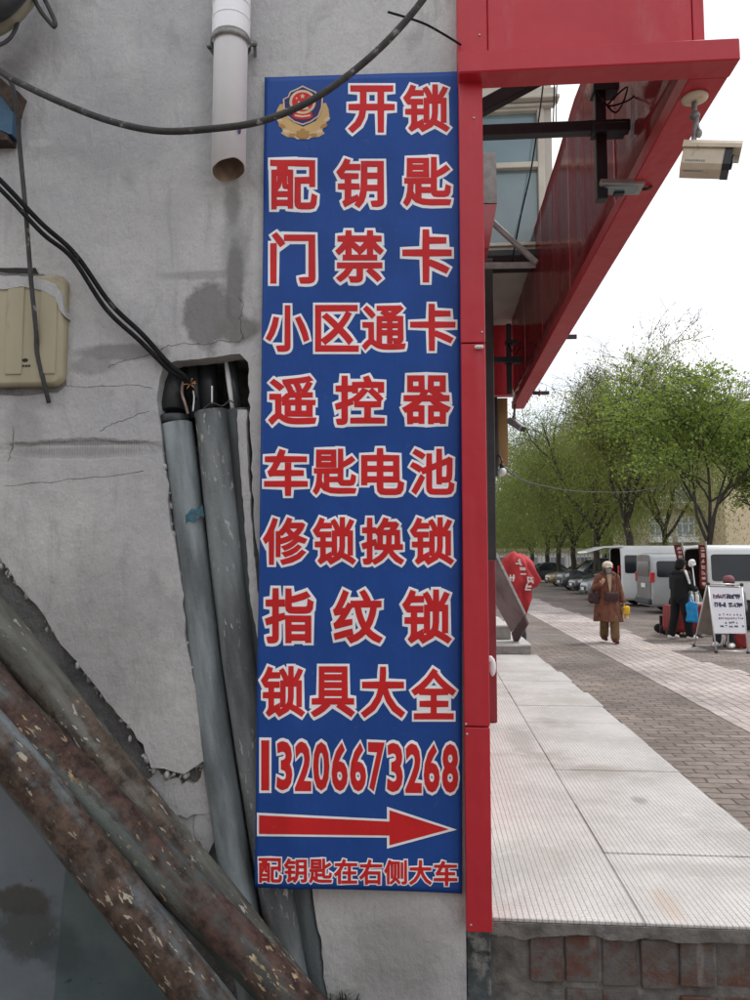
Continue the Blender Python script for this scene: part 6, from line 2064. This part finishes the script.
def grow(seed, H, r0, fork, spread, levels=4, droop=0., nmain=5, lean=(0, 0)):
    """branch skeleton: list of (points, radii, level)"""
    rnd = random.Random(seed)
    out = []
    def branch(p, d, L, r, lv):
        n = 6 if lv < 2 else 4
        pts, rs = [p.copy()], [r]
        for i in range(n):
            j = Vector((rnd.gauss(0, 1), rnd.gauss(0, 1), rnd.gauss(0, .6))) * (.10 + .05 * lv)
            d = (d + j + Vector((0, 0, .10 if lv < 3 else -.02 - droop * .5))).normalized()
            p = p + d * (L / n)
            pts.append(p.copy()); rs.append(r * (1 - .62 * (i + 1) / n))
        out.append((pts, rs, lv))
        if lv >= levels: return
        kids = rnd.randint(3, 5) if lv > 0 else nmain
        for k in range(kids):
            t = rnd.uniform(.35, 1.0) if lv > 0 else rnd.uniform(.55, 1.)
            i = min(n, max(1, round(t * n)))
            az = rnd.uniform(0, math.tau)
            o = Vector((math.cos(az), math.sin(az), 0))
            dd = (d * .7 + o * spread * rnd.uniform(.6, 1.2) + Vector((0, 0, .15))).normalized()
            branch(pts[i], dd, L * rnd.uniform(.52, .72), max(rs[i] * .72, .006), lv + 1)
    t0 = Vector((0, 0, 0))
    tp = [t0]
    rs = [r0 * 1.25]
    n = 6
    for i in range(1, n + 1):
        f = i / n
        tp.append(Vector((lean[0] * f * f + rnd.gauss(0, .03), lean[1] * f * f + rnd.gauss(0, .03), fork * f)))
        rs.append(r0 * (1 - .25 * f))
    out.append((tp, rs, 0))
    top = tp[-1]
    for k in range(nmain):
        az = k * math.tau / nmain + rnd.uniform(-.4, .4)
        o = Vector((math.cos(az), math.sin(az), 0))
        dd = (Vector((0, 0, 1)) + o * spread * rnd.uniform(.35, .95)).normalized()
        st_ = tp[-1] if k < nmain - 2 else tp[-2]
        branch(st_, dd, (H - fork) * rnd.uniform(.42, .58), r0 * rnd.uniform(.48, .62), 1)
    return out
def leaves_mesh(name, P, size, rnd, aspect=.55, hang=0., norm_up=.3):
    """P (n,3): one small pointed leaf quad at each point, with a per-leaf tone attribute"""
    n = len(P)
    g_ = np.random.default_rng(rnd)
    a = g_.normal(size=(n, 3))
    a[:, 2] = a[:, 2] * (1 - hang) - hang * 2.2
    a /= np.linalg.norm(a, axis=1)[:, None]
    b = g_.normal(size=(n, 3)); b[:, 2] *= (1 - norm_up)
    b -= a * (a * b).sum(1)[:, None]
    b /= np.linalg.norm(b, axis=1)[:, None]
    s = size * g_.gamma(6., 1 / 6, n).clip(.45, 1.7)
    A = a * s[:, None]; B = b * (s * aspect * .5)[:, None]
    V = np.stack([P, P + A * .45 + B, P + A, P + A * .5 - B], 1).reshape(-1, 3)
    me = bpy.data.meshes.new(name)
    me.vertices.add(4 * n); me.vertices.foreach_set('co', V.astype(np.float32).ravel())
    me.loops.add(4 * n); me.loops.foreach_set('vertex_index', np.arange(4 * n, dtype=np.int32))
    me.polygons.add(n); me.polygons.foreach_set('loop_start', np.arange(0, 4 * n, 4, dtype=np.int32))
    me.update(calc_edges=True)
    at = me.attributes.new('tone', 'FLOAT', 'FACE')
    at.data.foreach_set('value', np.clip(g_.normal(.5, .28, n), 0, 1).astype(np.float32))
    return me
def tree(name, label, loc, seed, H, r0, fork, spread, leafmat, nleaf, lsize, levels=4, willow=False, nmain=5, lean=(0, 0), top_sparse=0., clump=.22, aspect=.55, group=None, wide=1., droop=None):
    t = thing(name, label, 'tree', loc, 0, group)
    sk = grow(seed, H, r0, fork, spread, levels, (.6 if willow else 0.) if droop is None else droop, nmain, lean)
    zmax = max(p.z for pts, _, _ in sk for p in pts)
    sc = H / zmax
    mb = MB()
    tips, lvmax = [], levels
    rnd = random.Random(seed + 9)
    for pts, rs, lv in sk:
        pts = [Vector((p.x * wide, p.y * wide, p.z * sc)) for p in pts]
        mb.tube(pts, [max(r, .007) for r in rs], 9 if lv == 0 else (7 if lv == 1 else 5 if lv == 2 else 4), cap=(lv == 0))
        if lv >= max(2, levels - 2):
            for i in range(1, len(pts)):
                for q in range(2):
                    tips.append((pts[i - 1].lerp(pts[i], rnd.random()), lv))
    part(mb, 'trunk', M['bark'], t)
    g_ = np.random.default_rng(seed)
    T = np.array([tuple(p) for p, _ in tips])
    wgt = np.ones(len(T))
    if top_sparse:
        wgt = np.clip(1.0 - top_sparse * np.clip((T[:, 2] / H - .62) / .33, 0, 1), .06, 1)
    # uneven clumps: some twigs bear many leaves, some few
    wgt *= g_.gamma(1.3 if willow else .8, 1, len(T))
    wgt /= wgt.sum()
    idx = g_.choice(len(T), nleaf, p=wgt)
    P = T[idx] + g_.normal(size=(nleaf, 3)) * clump
    hang = 0.
    if willow:
        # hanging strands: leaves fall below their twig along a shared sway
        L = g_.gamma(2.4, .90, len(T))
        dz = g_.uniform(0, 1, nleaf) * L[idx]
        sw = g_.normal(size=(len(T), 2)) * .22
        off = g_.integers(0, 5, nleaf)
        jx = g_.normal(size=(len(T), 5, 2)) * .28
        P = T[idx].copy()
        P[:, :2] += jx[idx, off] + sw[idx] * (dz[:, None] ** 1.3) + g_.normal(size=(nleaf, 2)) * .035
        P[:, 2] -= dz
        P = P[P[:, 2] > 2.0]
        hang = .62
    me = leaves_mesh('crown', P, lsize, seed, aspect, hang)
    me.materials.append(leafmat)
    o = bpy.data.objects.new('crown', me)
    COL.objects.link(o)
    o.parent = t
    return t
TG = 'street trees behind the parked vehicles'
tree('street_tree', 'tallest tree with a dark forked trunk and thin bare twigs at its top', (8.75, 33, 0), 11, 11.6, .19, 3.9, .58, M['leaf_olive'], 70000, .085, 5, True, 6, (-.35, 0), .80, .28, .40, TG, 1.25, -.15)
tree('street_tree', 'fresh green large leaved tree in front of the cream apartment building', (9.5, 26.6, 0), 23, 9.4, .12, 2.6, .62, M['leaf_bright'], 21000, .095, 5, False, 5, (.1, 0), .30, .17, .7, TG, 1.12)
wl_defs = [
    (8.55, 39.5, 31, 11.6, 'olive willow with a thick trunk next to the tallest tree'),
    (8.5, 45.5, 37, 11.6, 'drooping olive willow with its trunk above the black off-roader'),
    (8.5, 50.5, 41, 11.4, 'willow with a slim trunk above the golden car'),
    (8.6, 56.0, 43, 11.0, 'lower willow near the far end of the row of trees'),
    (8.4, 63.0, 47, 10.5, 'last willow of the row, beside the red parasol and pillar'),
]
for x, y, sd_, h, lb in wl_defs:
    tree('willow_tree', lb, (x, y, 0), sd_, h, .19, 2.5, .95, M['leaf_willow'], 78000, .105, 4, True, 6, (0, 0), .35, .2, .30, TG, 1.3)
tree('willow_tree', 'loose willow whose strands hang down behind the silver minivan', (11.4, 37.5, 0), 53, 10.6, .15, 2.8, .8, M['leaf_willow'], 40000, .10, 4, True, 6, (0, 0), .4, .2, .30, TG, 1.2)
tree('street_tree', 'round green tree at the right edge in front of the plain cream wall', (15.6, 36, 0), 61, 8.6, .15, 2.6, .75, M['leaf_bright'], 8000, .12, 5, False, 5, (0, 0), .3, .22, .7, TG, .9)
# far greenery that reads as one mass
g_ = np.random.default_rng(3)
P = []
for k in range(70):
    cx, cy = g_.uniform(2, 34), g_.uniform(84, 100)
    R_ = g_.uniform(2.2, 3.8); hh = g_.uniform(3.5, 6.5) if cx < 12 else g_.uniform(2.5, 5)
    n = 900
    d = g_.normal(size=(n, 3)); d /= np.linalg.norm(d, axis=1)[:, None]
    rr = g_.uniform(.55, 1.05, n)[:, None]
    q = np.array([cx, cy, hh]) + d * rr * np.array([R_, R_, hh])
    P.append(q[q[:, 2] > .05])
me = leaves_mesh('far_thicket', np.concatenate(P), .42, 5, .6)
me.materials.append(M['leaf_far'])
tag(link('thicket', me), 'far green thicket of bushes closing the end of the street', 'thicket', None, 'stuff')

# ------------------------------------------------------------------ far buildings, fence, overhead wire
M['far_cream'] = pm('cream_yellow_facade', (.66, .54, .36), .9, var=.06, vs_=1.5, bump=.2)
M['far_tan'] = pm('tan_facade', (.40, .34, .25), .9, var=.1, vs_=1.2)
M['far_frame'] = pm('white_window_frame', (.62, .62, .60), .6, var=.05)
M['far_glass'] = glass_mat('far_window_glass', (.10, .125, .14), .1)
YBd = 60.0
ab = thing('apartment_building', 'cream apartment building with white framed windows behind the trees', 'building', (30, YBd, 0))
xa = W(724, 480, YBd).x
hB = W(740, 408, YBd).z
part_ = lambda mb, n, m: mb.build(n, m, ab)
part_(MB().span((xa, YBd, 0), (xa + 26, YBd + 12, hB)), 'wall', M['far_cream'])
xw0 = W(652, 480, YBd).x
part_(MB().span((xw0, YBd + 3, 0), (xa - .003, YBd + 13, hB - .3)), 'wing_wall', M['far_tan'])
part_(MB().span((xa - .4, YBd - .4, hB + .002), (xa + 26.4, YBd + 12.4, hB + .5)), 'roof', M['far_tan'])
part_(MB().span((xw0 - .3, YBd + 2.7, hB - .298), (xa - .41, YBd + 13.3, hB + .1)), 'roof', M['far_tan'])
def far_window(x, y, z, w, h, bars):
    f = MB().span((x, y - .06, z), (x + w, y - .003, z + h)).build('window', M['far_frame'], ab)
    MB().span((x + .1, y - .075, z + .1), (x + w - .1, y - .062, z + h - .1)).build('pane', M['far_glass'], f)
    q = MB()
    for k in range(1, bars):
        q.span((x + w * k / bars - .045, y - .095, z + .08), (x + w * k / bars + .045, y - .077, z + h - .08))
    q.span((x + .08, y - .099, z + h * .62), (x + w - .08, y - .081, z + h * .62 + .08))
    q.build('glazing_bar', M['far_frame'], f)
nfl = 5
fh = hB / nfl
for fl in range(nfl):
    z = fl * fh + .9
    xx = xw0 + .5
    while xx < xa - 1.6:
        far_window(xx, YBd + 3, z, 1.5, 1.55, 3)
        MB().span((xx - .1, YBd + 2.2, z - .55), (xx + 1.6, YBd + 2.99, z - .1)).build('balcony', M['far_frame'] if fl % 2 else M['far_tan'], ab)
        xx += 2.15
    for xx in (xa + 5.2, xa + 8.2, xa + 11.5, xa + 15):
        far_window(xx, YBd, z, 1.4, 1.5, 2)
part_(MB().span((xa + 2.35, YBd - .10, 0), (xa + 2.5, YBd - .003, hB)), 'drain_pipe', M['far_tan'])
fn = thing('fence', 'pale low fence with grey rails behind the row of willows', 'fence', (18, 70, 0))
MB().span((6, 70, 0), (34, 70.3, 1.0)).build('low_wall', M['far_frame'], fn)
mb = MB()
for k in range(80):
    mb.span((6 + k * .35, 70.12, 1.0), (6.06 + k * .35, 70.18, 2.3))
mb.span((6, 70.10, 2.3), (34, 70.2, 2.4)).build('railing', M['steel_grey'], fn)
sh = thing('low_building', 'low white far building glimpsed under the trees', 'building', (6, 76, 0))
MB().span((5.5, 76, 0), (17, 80, 2.5)).build('wall', M['far_frame'], sh)
MB().span((5.2, 75.7, 2.502), (17.3, 80.3, 2.8)).build('roof', M['far_tan'], sh)
for k in range(4):
    f = MB().span((6.6 + k * 2.6, 75.94, .9), (8.2 + k * 2.6, 75.997, 2.0)).build('window', M['far_frame'], sh)
    MB().span((6.7 + k * 2.6, 75.92, 1.0), (8.1 + k * 2.6, 75.938, 1.9)).build('pane', M['far_glass'], f)
tag(MB().tube(smoothpath([W(505, 470, 7.4), W(535, 484, 10), W(590, 492, 15), W(650, 489, 22), W(700, 474, 32)], 8), .009, 6).build('overhead_wire', M['cable_dusty']), 'thin overhead wire sagging from the shop towards the trees', 'wire')
